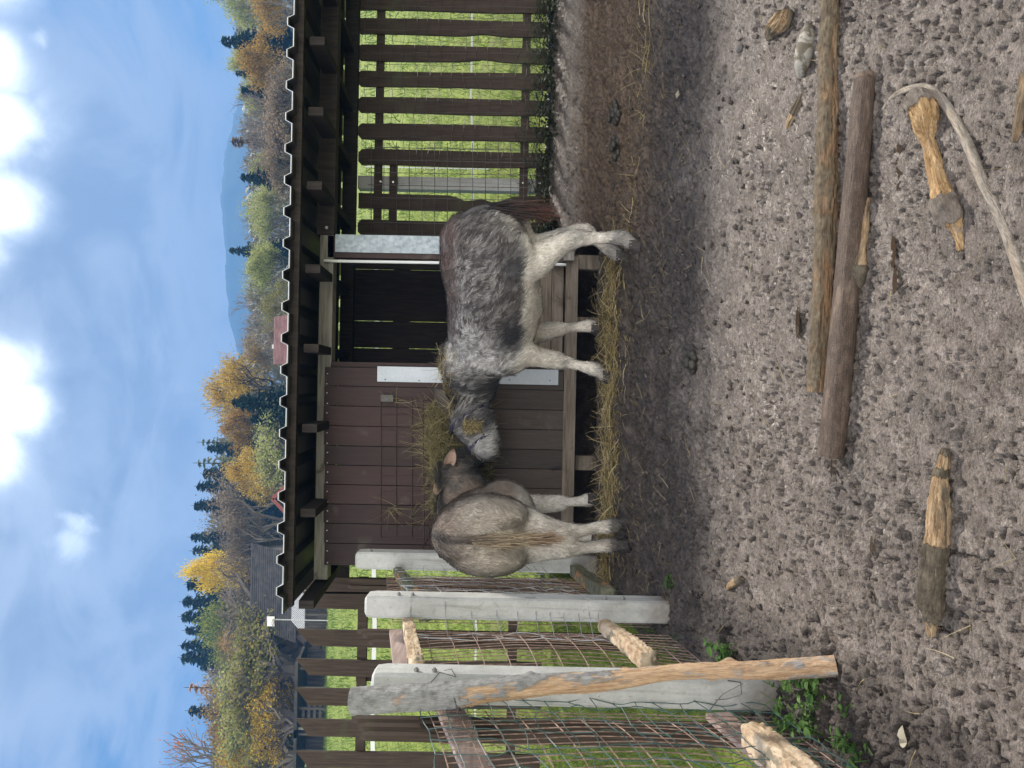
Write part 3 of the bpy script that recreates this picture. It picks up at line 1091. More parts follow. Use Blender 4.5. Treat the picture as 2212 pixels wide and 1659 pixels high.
# wire in front of the pickets: stiff welded grid and slack netting
wm = MB()
y0 = YF - .06
for i in range(15):
    dx = 802 + 27.4 * i
    a, e = P(dx, 308, y0), P(dx, 520, y0)
    wm.tube([a, e], .0028, 5)
for i in range(9):
    dy = 318 + 27 * i
    wm.tube([P(795, dy, y0 - .005), P(1196, dy + 8, y0 - .005)], .0028, 5)
o = wm.build('welded_mesh', M['wire_dark'], None, origin=(P(1190, 420, y0).x, y0, gz(1.6, y0)), smooth=60)
tag(o, 'stiff square welded wire grid standing before the gnawed picket, right of the doorway', 'wire mesh')
wm = MB()
r2 = random.Random(21)
for i in range(16):
    dx = 792 + 26.5 * i
    pts = [P(dx + r2.uniform(-2, 2) + 4 * math.sin(k * 1.3 + i), -200 + k * 30, y0 + .02 + .012 * math.sin(k * 2.1 + i)) for k in range(20)]
    wm.tube(pts, .0017, 4)
for j in range(22):
    dy = -190 + 25.5 * j
    pts = [P(785 + k * 30, dy + r2.uniform(-2.5, 2.5), y0 + .02 + .01 * math.sin(k + j)) for k in range(15)]
    wm.tube(pts, .0017, 4)
o = wm.build('wire_netting', M['wire_dark'], None, origin=(1.9, y0, gz(1.9, y0)), smooth=60)
tag(o, 'slack thin wire netting hung before the pickets under the lean-to', 'wire netting')

# tall brown picket fence to the left of the shelter
YL = 5.95
fr = empty('picket_fence', (-2.1, YL, gz(-2.1, YL)), 'tall brown picket fence with slanted tops left of the shelter behind the rusty mesh', 'fence')
for k, dy in enumerate([1300, 1382, 1446, 1511, 1578, 1645, 1712, 1779, 1846, 1913]):
    xc = P(900, dy, YL).x
    mb = MB()
    z1 = P(638 if k else 652, dy, YL).z
    ragged_board(mb, xc, 36 / FPX * YL, gz(xc, YL) + .06, z1, YL, .024, cut=-.105 if k != 1 else -.13)
    mb.build('picket', M['wood_picket'], fr)
mb = MB()
xc = P(900, 1268, YL).x
ragged_board(mb, xc, 36 / FPX * YL, gz(xc, YL) + .06, P(662, 1268, YL).z, YL, .024, 0)
mb.build('picket', M['wood_picket'], fr)
for a_, b_ in ((769, 789), (1096, 1116)):
    mb = MB()
    xa, xb_ = P(780, 2000, YL).x, P(780, 1250, YL).x
    za, zb = P(b_, 1450, YL).z, P(a_, 1450, YL).z
    mb.box((xa, YL + .0245, za), (xb_, YL + .07, zb))
    mb.build('rail', M['wood_picket'], fr)
for dy in (1470, 1900):
    xc = P(900, dy, YL).x
    mb = MB()
    mb.box((xc - .04, YL + .0715, gz(xc, YL) - .1), (xc + .04, YL + .15, P(765, dy, YL).z))
    mb.build('fence_post', M['wood_picket'], fr)

# white tape fence in the meadow
tf = empty('tape_fence', (0, 8.2, gz(0, 8.2)), 'white electric tape fence running across the meadow behind the pickets', 'fence')
for hgt_, wd_ in ((None, .042), (None, .022)):
    pass
for dxl, dxr, wd_ in ((801, 819, .045), (1031, 1018, .022)):
    mb = MB()
    prev = None
    for k in range(25):
        dy = 2100 - k * 105
        dx = dxl + (dxr - dxl) * (2100 - dy) / 2100.0 + 2.2 * math.sin(k * 2.0)
        p = P(dx, dy, 8.2)
        if prev is not None:
            mb.beam(prev, p, .003, wd_)
        prev = p
    mb.build('tape', M['tape'], tf)
for dy in (1580, 1132, 745, 360, -30):
    mb = MB()
    p = P(800, dy, 8.205)
    mb.tube([(p.x, 8.212, gz(p.x, 8.2) - .1), (p.x, 8.212, p.z + .06)], .006, 8)
    mb.build('post', M['white_pipe'], tf, smooth=50)

# ------------------------------------------------------------------ left pen fence: concrete posts, mesh panels, rails
PX0, PX1 = -1.225, -1.105
LAB = {0: 'concrete post half hidden by the brown donkey, beside the plank wall', 1: 'concrete post standing between the two see-through mesh panels, wire wrapped round it',
       2: 'concrete post behind the leaning debarked pole, weeds at its foot'}
for k, (yf, top, dyc) in enumerate(((4.95, 766, 1218), (3.86, 786, 1318), (2.93, 800, 1500))):
    z1 = P(top, dyc, yf).z
    g0 = gz(PX0, yf)
    mb = MB()
    xo = P(1100, dyc, yf).x
    xa, xb_ = xo - .056, xo + .056
    if k == 2:
        xa, xb_ = -1.23, -1.112
    yb_ = yf + .12
    # chamfered front edges, domed top
    c_ = .012
    ring = [(xa, yf + c_), (xa + c_, yf), (xb_ - c_, yf), (xb_, yf + c_), (xb_, yb_ - c_), (xb_ - c_, yb_), (xa + c_, yb_), (xa, yb_ - c_)]
    rings = []
    for z, inset in ((g0 - .15, 0), (g0 + .3, 0), (z1 - .05, 0), (z1 - .012, .004), (z1, .018)):
        rings.append([(x_ + (inset if x_ < (xa + xb_) / 2 else -inset), y_ + (inset if y_ < (yf + yb_) / 2 else -inset), z) for x_, y_ in ring])
    i0 = len(mb.v)
    for rg_ in rings:
        mb.v += rg_
    for a in range(len(rings) - 1):
        for q in range(8):
            q2 = (q + 1) % 8
            mb.f.append((i0 + a * 8 + q, i0 + a * 8 + q2, i0 + a * 8 + 8 + q2, i0 + a * 8 + 8 + q))
    mb.f.append(tuple(i0 + (len(rings) - 1) * 8 + q for q in range(8)))
    root = empty('concrete_post', ((xa + xb_) / 2, yf + .06, g0), LAB[k], 'post', 'concrete posts of the pen fence')
    mb.build('shaft', M['concrete'], root, smooth=30)
    for h in (z1 - .17, z1 - .24, g0 + .32, g0 + .23) if k else (z1 - .1,):
        mb = MB()
        mb.tube([(xb_ - .004, yf + .03, h), (xb_ + .002, yf + .03, h), (xb_ + .0021, yf + .03, h), (xb_ + .008, yf + .03, h), (xb_ + .0081, yf + .03, h), (xb_ + .014, yf + .03, h)], [.006, .006, .011, .011, .006, .006], 6)
        mb.build('bolt', M['bolt'], root, smooth=40)


def panel(y0, y1, lab, seed, hgt=1.36, bulge=.05, low=.03):
    r3 = random.Random(seed)
    mb = MB()
    ny = int(round((y1 - y0) / .044))
    xp = -1.245

    def pt(u, v):
        y = y0 + (y1 - y0) * u
        b = bulge * math.sin(math.pi * u) * math.sin(math.pi * min(1, max(0, v)))
        return Vector((xp + b, y, gz(xp, y) + low + (hgt - low) * v + .02 * math.sin(3 * u + seed)))
    for i in range(ny + 1):
        u = i / ny
        mb.tube([pt(u, k / 8) + Vector((r3.uniform(-.003, .003), r3.uniform(-.003, .003), 0)) for k in range(9)], .0021, 5)
    nz = int(round(hgt / .115))
    for k in range(nz + 1):
        v = k / nz
        mb.tube([pt(q / 8, v) + Vector((.0036, 0, 0)) for q in range(9)], .0022, 5)
    o = mb.build('mesh_panel', M['rust'], None, origin=(xp, (y0 + y1) / 2, gz(xp, (y0 + y1) / 2)), smooth=60)
    tag(o, lab, 'mesh panel', 'rusty mesh panels of the pen fence')


panel(3.99, 4.94, 'rusty reinforcing mesh panel next to the brown donkey, with a silvery net hung over it', 1)
panel(3.06, 3.85, 'rusty reinforcing mesh panel between the wire wrapped post and the leaning pole', 2)
panel(2.02, 2.92, 'rusty reinforcing mesh panel nearest the camera with green wire before it', 3, hgt=1.33)


def gnawed(name, a, b_, r0, r1, mat, lab, cat, seed, n=44, m=110, amp=.25, sq=1.0, group=None, brk=0.06):
    """rough length of wood from a to b in its own frame, x along it"""
    a, b_ = Vector(a), Vector(b_)
    ln = (b_ - a).length
    mb = MB()
    base = 0
    for i in range(m + 1):
        u = i / m
        e = min(1, min(u, 1 - u) / brk + .55) if brk else 1
        for q in range(n):
            an = 2 * math.pi * q / n
            rr_ = (r0 + (r1 - r0) * u) * e
            ca, sa = math.cos(an), math.sin(an)
            if sq < 1:
                k_ = 1 / max(abs(ca), abs(sa))
                rr_ *= (1 - sq) * k_ * .86 + sq
            nz_ = noise.noise((u * ln * 9 + seed, ca * 1.4, sa * 1.4)) + .6 * noise.noise((u * ln * 26, ca * 3.3 + seed, sa * 3.3)) + .8 * noise.noise((u * ln * 60, ca * 7, sa * 7 + seed)) + .5 * noise.noise((u * ln * 110, ca * 9, sa * 9 + seed))
            rr_ *= 1 + amp * nz_
            mb.v.append((u * ln, rr_ * ca, rr_ * sa))
    for i in range(m):
        for q in range(n):
            q2 = (q + 1) % n
            mb.f.append((i * n + q, (i + 1) * n + q, (i + 1) * n + q2, i * n + q2))
    mb.f.append(tuple(range(n)))
    mb.f.append(tuple(m * n + q for q in range(n - 1, -1, -1)))
    o = mb.build(name, mat, None, local=True, smooth=45)
    x_ = (b_ - a).normalized()
    y_ = Vector((0, 0, 1)).cross(x_).normalized()
    z_ = x_.cross(y_)
    o.matrix_world = Matrix(((x_.x, y_.x, z_.x, a.x), (x_.y, y_.y, z_.y, a.y), (x_.z, y_.z, z_.z, a.z), (0, 0, 0, 1)))
    tag(o, lab, cat, group)
    return o


XR = -1.19
gnawed('fence_rail', (XR - .01, 3.85, gz(0, 3.85) + 1.315), (XR - .01, 3.06, gz(0, 3.06) + 1.335), .030, .036, M['chew'], 'pale gnawed rail along the top of the mesh beside the leaning pole', 'rail', 3, amp=.13, sq=.15)
gnawed('fence_rail', (XR, 3.84, gz(0, 3.84) + .34), (XR + .02, 3.27, gz(0, 3.27) + .335), .034, .046, M['chew'], 'short broken gnawed rail low on the mesh between wrapped post and leaning pole', 'rail', 8, amp=.14, sq=.3)
gnawed('fence_rail', (XR - .02, 4.94, gz(0, 4.94) + 1.275), (XR - .02, 3.99, gz(0, 3.99) + 1.20), .034, .045, M['moss_wood'], 'mossy orange gnawed rail on top of the mesh next to the brown donkey', 'rail', 5, amp=.2, sq=.5)
gnawed('fence_rail', (XR + .0, 4.97, gz(0, 4.97) + .13), (XR + .03, 4.22, gz(0, 4.22) + .17), .04, .05, M['moss_wood'], 'square mossy beam lying low against the mesh next to the brown donkey', 'rail', 6, amp=.1, sq=.15)
gnawed('fence_rail', (XR, 2.66, gz(0, 2.66) + .24), (XR + .02, 2.03, gz(0, 2.03) + .27), .05, .06, M['chew'], 'thick pale gnawed rail low on the mesh nearest the camera', 'rail', 9, amp=.12, sq=.2)
# outer planks
for a, e, h, lab in (((-1.285, 3.96, gz(0, 3.96) + 1.345), (-1.285, 3.06, gz(0, 3.06) + 1.375), .10, 'faded plank behind the top gnawed rail beside the leaning pole'),
                     ((-1.31, 3.08, gz(0, 3.08) + 1.215), (-1.31, 1.98, gz(0, 1.98) + 1.16), .105, 'wide faded pink plank high on the mesh nearest the camera'),
                     ((-1.31, 3.08, gz(0, 3.08) + .145), (-1.31, 1.98, gz(0, 1.98) + .13), .10, 'faded pink plank low behind the mesh nearest the camera')):
    mb = MB()
    mb.beam(a, e, .024, h)
    o = mb.build('fence_plank', M['wood_pink'], None, origin=((a[0] + e[0]) / 2, (a[1] + e[1]) / 2, a[2] - .05))
    tag(o, lab, 'plank', 'outer planks of the pen fence')
# narrow boards seen edge on behind the posts
spec = [(4.20, 2.52, 'just beyond the wrapped post, tallest of its three'), (4.10, 2.47, 'just beyond the wrapped post, middle of its three'), (4.0, 2.42, 'just beyond the wrapped post, nearest of its three'),
        (5.28, 2.80, 'between plank wall and far mesh, farther of two'), (5.10, 2.76, 'between plank wall and far mesh, nearer of two'),
        (3.10, 2.32, 'right behind the leaning pole, farthest of its three'), (3.03, 2.28, 'right behind the leaning pole, middle of its three'), (2.96, 2.26, 'right behind the leaning pole, nearest of its three')]
for y, z1, lab in spec:
    mb = MB()
    g0 = gz(-1.35, y)
    x_ = -1.35 + rnd.uniform(-.006, .006)
    mb.prism([(x_, y - .018, g0 - .08), (x_, y + .018, g0 - .08), (x_, y + .018, z1 - .03), (x_, y, z1), (x_, y - .018, z1 - .03)], (-.022, 0, 0))
    o = mb.build('fence_board', M['wood_picket'], None, origin=(x_, y, g0))
    tag(o, 'narrow brown upright board ' + lab, 'board', 'narrow boards behind the pen posts')


def net(path, zs, mat, lab, seed, step=.075, r=.0016, wob=.012, xb=0.0):
    """woven wire hung along a plan path [(x, y)], zs = heights above the ground"""
    r3 = random.Random(seed)
    pts = [Vector((x, y, 0)) for x, y in path]
    L = [0]
    for a, b in zip(pts, pts[1:]):
        L.append(L[-1] + (b - a).length)

    def at(s_):
        for i in range(len(pts) - 1):
            if s_ <= L[i + 1] or i == len(pts) - 2:
                f = (s_ - L[i]) / max(1e-6, L[i + 1] - L[i])
                return pts[i].lerp(pts[i + 1], f)
    ns = max(2, int(L[-1] / step))
    J = {}
    for i in range(ns + 1):
        p = at(L[-1] * i / ns)
        for k, h in enumerate(zs):
            J[i, k] = Vector((p.x + r3.gauss(0, wob) + xb * math.sin(k + i), p.y + r3.gauss(0, wob), gz(-1.2, p.y) + h + r3.gauss(0, wob * 1.1)))
    mb = MB()
    for k in range(len(zs)):
        for i in range(ns):
            a, b = J[i, k], J[i + 1, k]
            mid = (a + b) / 2 + Vector((r3.gauss(0, wob * .4), 0, r3.gauss(-.002, wob * .4)))
            mb.tube([a, mid, b], r, 5)
    for i in range(ns + 1):
        for k in range(len(zs) - 1):
            a, b = J[i, k], J[i, k + 1]
            mid = (a + b) / 2 + Vector((r3.gauss(0, wob * .4), r3.gauss(0, wob * .6), 0))
            mb.tube([a, mid, b], r, 5)
            if r3.random() < .5:
                mb.ball(b, r * 2.2, 6, 4)
    c0 = pts[len(pts) // 2]
    o = mb.build('wire_netting', mat, None, origin=(c0.x, c0.y, gz(-1.2, c0.y)), smooth=60)
    tag(o, lab, 'wire netting')


rowsz = [.36, .41, .46, .53, .60, .68, .77, .87, .99, 1.12, 1.30]
net([(-1.17, 4.93), (-1.15, 4.4), (-1.088, 3.93), (-1.078, 3.856), (-1.10, 3.848), (-1.21, 3.848), (-1.235, 3.80), (-1.215, 3.66)], rowsz, M['wire_zinc'],
    'silvery woven wire wrapped round a concrete post and slung over the mesh beside it', 3, step=.115, wob=.006)
net([(-1.20, 2.925), (-1.185, 2.80), (-1.19, 2.6), (-1.17, 2.3), (-1.18, 2.05)], [.05 + .082 * k for k in range(17)], M['wire_green'],
    'green coated wire netting slack in front of the mesh nearest the camera', 6, step=.088, r=.0018, wob=.007)

# leaning debarked pole tied to the nearest post
TD = P(1108, 1480, 2.72)


def bark_attr(o, fn):
    me = o.data
    at = me.attributes.new('bark', 'FLOAT', 'POINT')
    at.data.foreach_set('value', [fn(v.co) for v in me.vertices])


def log_mat(name, strip, bark, bgrain=(1.2, 14, 14), rough=.8, carve=False, sgrain=None):
    m, t, out = new_mat(name)
    tc = t.new('ShaderNodeTexCoord').outputs['Object']
    at = t.new('ShaderNodeAttribute', attribute_name='bark').outputs['Fac']
    v = t.mapping(tc, bgrain)
    n1 = t.noise(v, 5, 6, 0.65, 0.5)
    n2 = t.noise(tc, 26, 5, 0.6)
    n3 = t.noise(v, 22, 4, 0.6)
    cs = t.ramp(n1, [(0.3, strip[0]), (0.5, strip[1]), (0.7, strip[2])])
    cb = t.ramp(n2, [(0.3, bark[0]), (0.5, bark[1]), (0.7, bark[2])])
    if carve:
        wv = t.new('ShaderNodeTexVoronoi', {'Vector': t.mapping(t.mix(0.35, tc, t.new('ShaderNodeTexNoise', {'Scale': 24.0}).outputs['Color'], 'ADD'), (26, 70, 70)), 'Scale': 1.0}, feature='DISTANCE_TO_EDGE')
        cb = t.mix(t.step(wv.outputs['Distance'], 0.16, 0.05), cb, (0.022, 0.015, 0.012))
    f = t.step(t.math('ADD', at, t.math('MULTIPLY', t.math('SUBTRACT', n2, 0.5), 1.1)), 0.22, 0.78)
    c = t.mix(f, cs, cb)
    c = t.mix(0.8, c, t.mix(n3, (0.1, 0.1, 0.1), (0.9, 0.9, 0.9)), 'OVERLAY')
    b = t.new('ShaderNodeBsdfPrincipled', {'Base Color': c, 'Roughness': rough, 'Specular IOR Level': 0.3})
    h = t.math('ADD', t.math('MULTIPLY', n1, 0.5), t.math('ADD', t.math('MULTIPLY', n3, 0.5), t.math('MULTIPLY', f, 0.3)))
    bn = t.new('ShaderNodeBump', {'Strength': 1.0, 'Distance': 0.011, 'Height': h})
    t.l.new(bn.outputs[0], b.inputs['Normal'])
    t.l.new(b.outputs[0], out.inputs[0])
    return m


def catmull(pts, rad, m):
    pts = [Vector(p) for p in pts]
    n = len(pts)
    out_p, out_r = [], []
    for i in range(m + 1):
        s = i / m * (n - 1)
        k = min(int(s), n - 2)
        f = s - k
        p0, p1, p2, p3 = pts[max(k - 1, 0)], pts[k], pts[k + 1], pts[min(k + 2, n - 1)]
        out_p.append(0.5 * ((2 * p1) + (p2 - p0) * f + (2 * p0 - 5 * p1 + 4 * p2 - p3) * f * f + (3 * p1 - p0 - 3 * p2 + p3) * f ** 3))
        r0, r1, r2_, r3_ = rad[max(k - 1, 0)], rad[k], rad[k + 1], rad[min(k + 2, n - 1)]
        out_r.append(max(.001, 0.5 * ((2 * r1) + (r2_ - r0) * f + (2 * r0 - 5 * r1 + 4 * r2_ - r3_) * f * f + (3 * r1 - r0 - 3 * r2_ + r3_) * f ** 3)))
    return out_p, out_r


def log_obj(name, pts, rad, mat, lab, cat, seed, barkfn, m=150, n=60, amp=.06, fine=.03, knots=(), cracks=0.0):
    """log along world points; built in a frame whose x runs end to end. knots = [(t, angle, height, size)]"""
    ps, rs = catmull(pts, rad, m)
    a, e = ps[0], ps[-1]
    x_ = (e - a).normalized()
    y_ = Vector((0, 0, 1)).cross(x_)
    if y_.length < .3:
        y_ = Vector((0, 1, 0)).cross(x_)
    y_.normalize()
    z_ = x_.cross(y_)
    W = Matrix(((x_.x, y_.x, z_.x, a.x), (x_.y, y_.y, z_.y, a.y), (x_.z, y_.z, z_.z, a.z), (0, 0, 0, 1)))
    Wi = W.inverted()
    lp = [Wi @ p for p in ps]
    mb = MB()
    prev = None
    bk = []
    arc = 0
    for i in range(m + 1):
        t_ = (lp[min(i + 1, m)] - lp[max(i - 1, 0)]).normalized()
        if i:
            arc += (lp[i] - lp[i - 1]).length
        sd_ = Vector((0, 0, 1)).cross(t_)
        sd_.normalize()
        u_ = t_.cross(sd_)
        for q in range(n):
            an = 2 * math.pi * q / n
            ca, sa = math.cos(an), math.sin(an)
            r_ = rs[i]
            uu = i / m
            bv = barkfn(uu + .022 * noise.noise((ca * 2.2 + seed, sa * 2.2, uu * 9)) + .01 * noise.noise((ca * 6, sa * 6, uu * 40 + seed)), an) + .55 * noise.noise((arc * 10, ca * 1.6 + seed, sa * 1.6)) + .3 * noise.noise((arc * 26, ca * 4, sa * 4 + seed))
            r_ *= 1 + amp * (noise.noise((arc * 7 + seed, ca * 1.2, sa * 1.2)) + .5 * noise.noise((arc * 19, ca * 2.5 + seed, sa * 2.5)))
            r_ *= 1 + fine * (1.6 - bv) * noise.noise((arc * 12, ca * 9 + seed, sa * 9)) + fine * noise.noise((arc * 70, ca * 5, sa * 5 + seed))
            if fine > .02:
                sb = min(1, max(0, (bv - .3) * 2.5))
                r_ *= 1 + (1 - sb) * (.055 * noise.noise((arc * 11, ca * 15 + seed, sa * 15)) + .03 * noise.noise((arc * 60, ca * 8, sa * 8 + seed)))
                r_ *= 1 + sb * (.06 * noise.noise((arc * 42, ca * 8 + seed, sa * 8)) + .03 * noise.noise((arc * 110, ca * 16, sa * 16)))
                r_ += .0045 * (sb - .5)
            else:
                r_ += .001 * (bv - .5)
                r_ *= 1 + .012 * noise.noise((arc * 9, ca * 9, sa * 9 + seed))
            for kt, ka, kh, ks in knots:
                dd = ((uu - kt) / ks) ** 2 + ((math.remainder(an - ka, 2 * math.pi)) / (ks * 9)) ** 2
                r_ += kh * math.exp(-dd)
            mb.v.append(tuple(lp[i] + sd_ * (r_ * ca) + u_ * (r_ * sa)))
            bk.append(bv)
    for i in range(m):
        for q in range(n):
            q2 = (q + 1) % n
            mb.f.append((i * n + q, i * n + q2, (i + 1) * n + q2, (i + 1) * n + q))
    for i, sg in ((0, -1), (m, 1)):
        c_ = lp[i] + (lp[min(i + 1, m)] - lp[max(i - 1, 0)]).normalized() * (sg * rs[i] * .12)
        ci = len(mb.v)
        mb.v.append(tuple(c_))
        bk.append(0.2)
        for q in range(n):
            q2 = (q + 1) % n
            mb.f.append((ci, i * n + q2, i * n + q) if sg < 0 else (ci, i * n + q, i * n + q2))
    o = mb.build(name, mat, None, local=True, smooth=60)
    at = o.data.attributes.new('bark', 'FLOAT', 'POINT')
    at.data.foreach_set('value', bk)
    o.matrix_world = W
    tag(o, lab, cat)
    return o


M['pole'] = log_mat('debarked_pole', ((0.33, 0.19, 0.10), (0.50, 0.33, 0.20), (0.60, 0.43, 0.28)), ((0.15, 0.14, 0.13), (0.25, 0.245, 0.235), (0.33, 0.32, 0.31)))
pb = G(1800, 1437)
pd = [P(762, 1514, 2.83), P(880, 1508, 2.80), P(985, 1500, 2.78), P(1100, 1488, 2.75), P(1200, 1478, 2.73), P(1330, 1470, 2.70), P(1440, 1453, 2.68), P(1560, 1448, 2.65), P(1640, 1447, 2.64), P(1720, 1444, 2.63), P(1798, 1440, 2.62)]
pr = [.047, .046, .044, .041, .037, .033, .028, .030, .033, .035, .036]


def pole_bark(u, an):
    e = .5 * noise.noise((u * 16, math.cos(an) * 1.5, math.sin(an) * 1.5)) + .25 * noise.noise((u * 50, math.cos(an) * 3, math.sin(an) * 3))
    v_ = u + .10 * e
    b_ = 1.0 if v_ < .24 else (0.1 if v_ < .86 else .42)
    if .22 <= v_ < .50:
        b_ = .5 + .75 * math.cos(an - 2.7) + e - 1.2 * max(0, v_ - .40)
    return b_ + .5 * e


pole = log_obj('leaning_pole', pd[:-1] + [pb + Vector((0, 0, -.01))], pr, M['pole'], 'tall debarked pole, grey above and raw orange below, leaning on the nearest concrete post', 'pole', 4, pole_bark, m=320, n=60, amp=.07, fine=.03,
               knots=[(.19, 1.6, .016, .012), (.44, 1.3, .022, .014), (.56, .6, .018, .018), (.64, 1.9, .018, .016), (.47, -2.2, .014, .02), (.52, 2.2, .02, .014), (.60, 1.1, .02, .013), (.68, .3, .018, .014), (.82, .4, .016, .018), (.72, 2.4, .016, .018), (.9, 1.6, .014, .016), (.35, 2.8, .01, .012)])
mb = MB()
for dxx, off in ((985, 0), (988, .002)):
    c_ = P(dxx, 1503, 2.78)
    pts = []
    for k in range(25):
        an = 2 * math.pi * k / 24
        pts.append(c_ + Vector((.05 * math.cos(an) - .004, .052 * math.sin(an) + .006, .012 * math.cos(an) + off)))
    mb.tube(pts, .0022, 6, cap=False)
mb.tube([P(985, 1462, 2.80), P(950, 1452, 2.84), P(935, 1470, 2.87), P(925, 1478, 2.9)], .002, 6)
mb.tube([P(985, 1462, 2.80), P(975, 1445, 2.83), P(960, 1448, 2.85)], .002, 6)
o = mb.build('tie_wire', M['wire_dark'], None, origin=P(985, 1500, 2.78), smooth=60)
tag(o, 'dark wire loop tying the leaning pole to the concrete post', 'wire')
mb = MB()
mb.tube([P(1572, 1470, 2.80), P(1600, 1474, 2.83), P(1602, 1500, 2.86), P(1570, 1510, 2.88), P(1545, 1512, 2.90)], .002, 6)
mb.tube([P(1605, 1476, 2.82), P(1560, 1500, 2.86), P(1530, 1538, 2.915)], .002, 6)
o = mb.build('tie_wire', M['wire_dark'], None, origin=P(1580, 1500, 2.85), smooth=60)
tag(o, 'loose bent black wire low on the nearest concrete post', 'wire')
# ------------------------------------------------------------------ donkeys
def coat_material(name, hairy=1.0):
    m, t, out = new_mat(name)
    at = t.new('ShaderNodeAttribute', attribute_name='coat').outputs['Color']
    tc = t.new('ShaderNodeTexCoord').outputs['Object']
    v = t.mapping(tc, (1, 1, 1))
    n1 = t.noise(t.mapping(tc, (34, 60, 16)), 2.2, 5, 0.7, 0.6)
    n2 = t.noise(v, 26, 4, 0.65, 0.6)
    c = t.mix(0.5, at, t.mix(n1, (0.15, 0.15, 0.15), (0.85, 0.85, 0.85)), 'OVERLAY')
    c = t.mix(0.3, c, t.mix(n2, (0.2, 0.2, 0.2), (0.8, 0.8, 0.8)), 'OVERLAY')
    b = t.new('ShaderNodeBsdfPrincipled', {'Base Color': c, 'Roughness': 0.75, 'Specular IOR Level': 0.2})
    b.inputs['Sheen Weight'].default_value = 0.15
    bn = t.new('ShaderNodeBump', {'Strength': 0.6, 'Distance': 0.008, 'Height': n1})
    t.l.new(bn.outputs[0], b.inputs['Normal'])
    t.l.new(b.outputs[0], out.inputs[0])
    return m


def lerp3(a, b, f):
    f = max(0.0, min(1.0, f))
    return tuple(p + (q - p) * f for p, q in zip(a, b))


def sst(a, b, x):
    t = max(0.0, min(1.0, (x - a) / (b - a)))
    return t * t * (3 - 2 * t)


def nz3(p, s, o=0):
    return noise.noise((p[0] * s + o, p[1] * s + o * .7, p[2] * s - o))


def ear_mesh(base, tip, normal, width, cup):
    """closed cupped leaf; returns verts, faces, inner flags"""
    base, tip, nrm = Vector(base), Vector(tip), Vector(normal)
    L = tip - base
    t_ = L.normalized()
    sd = t_.cross(nrm).normalized()
    nr = sd.cross(t_).normalized()
    ns, nt = 12, 8
    V, F, I = [], [], []
    for lay in (0, 1):
        for i in range(ns + 1):
            s_ = i / ns
            wv = width * (max(0.0, math.sin(math.pi * (0.16 + 0.84 * s_))) ** 0.75) * (1.0 if s_ < .98 else .3) + .003
            for k in range(nt + 1):
                q = -1 + 2 * k / nt
                d_ = cup * wv * (q * q) * (1.25 - .5 * s_)
                th_ = .007 * (1 - .75 * abs(q)) * (1 if lay else -1) * .6
                V.append(base + L * s_ + sd * (wv * q * (1 - .18 * q * q)) + nr * (d_ + (-th_)))
                I.append(1.0 if lay == 0 else 0.0)
    W_ = nt + 1
    N = (ns + 1) * W_
    for i in range(ns):
        for k in range(nt):
            a = i * W_ + k
            F.append((a, a + 1, a + W_ + 1, a + W_))
            F.append((N + a, N + a + W_, N + a + W_ + 1, N + a + 1))
    for i in range(ns):
        for k in (0, nt):
            a = i * W_ + k
            F.append((a, a + W_, N + a + W_, N + a) if k == 0 else (a, N + a, N + a + W_, a + W_))
    for k in range(nt):
        a = ns * W_ + k
        F.append((a, a + 1, N + a + 1, N + a))
        F.append((k, N + k, N + k + 1, k + 1))
    return V, F, I


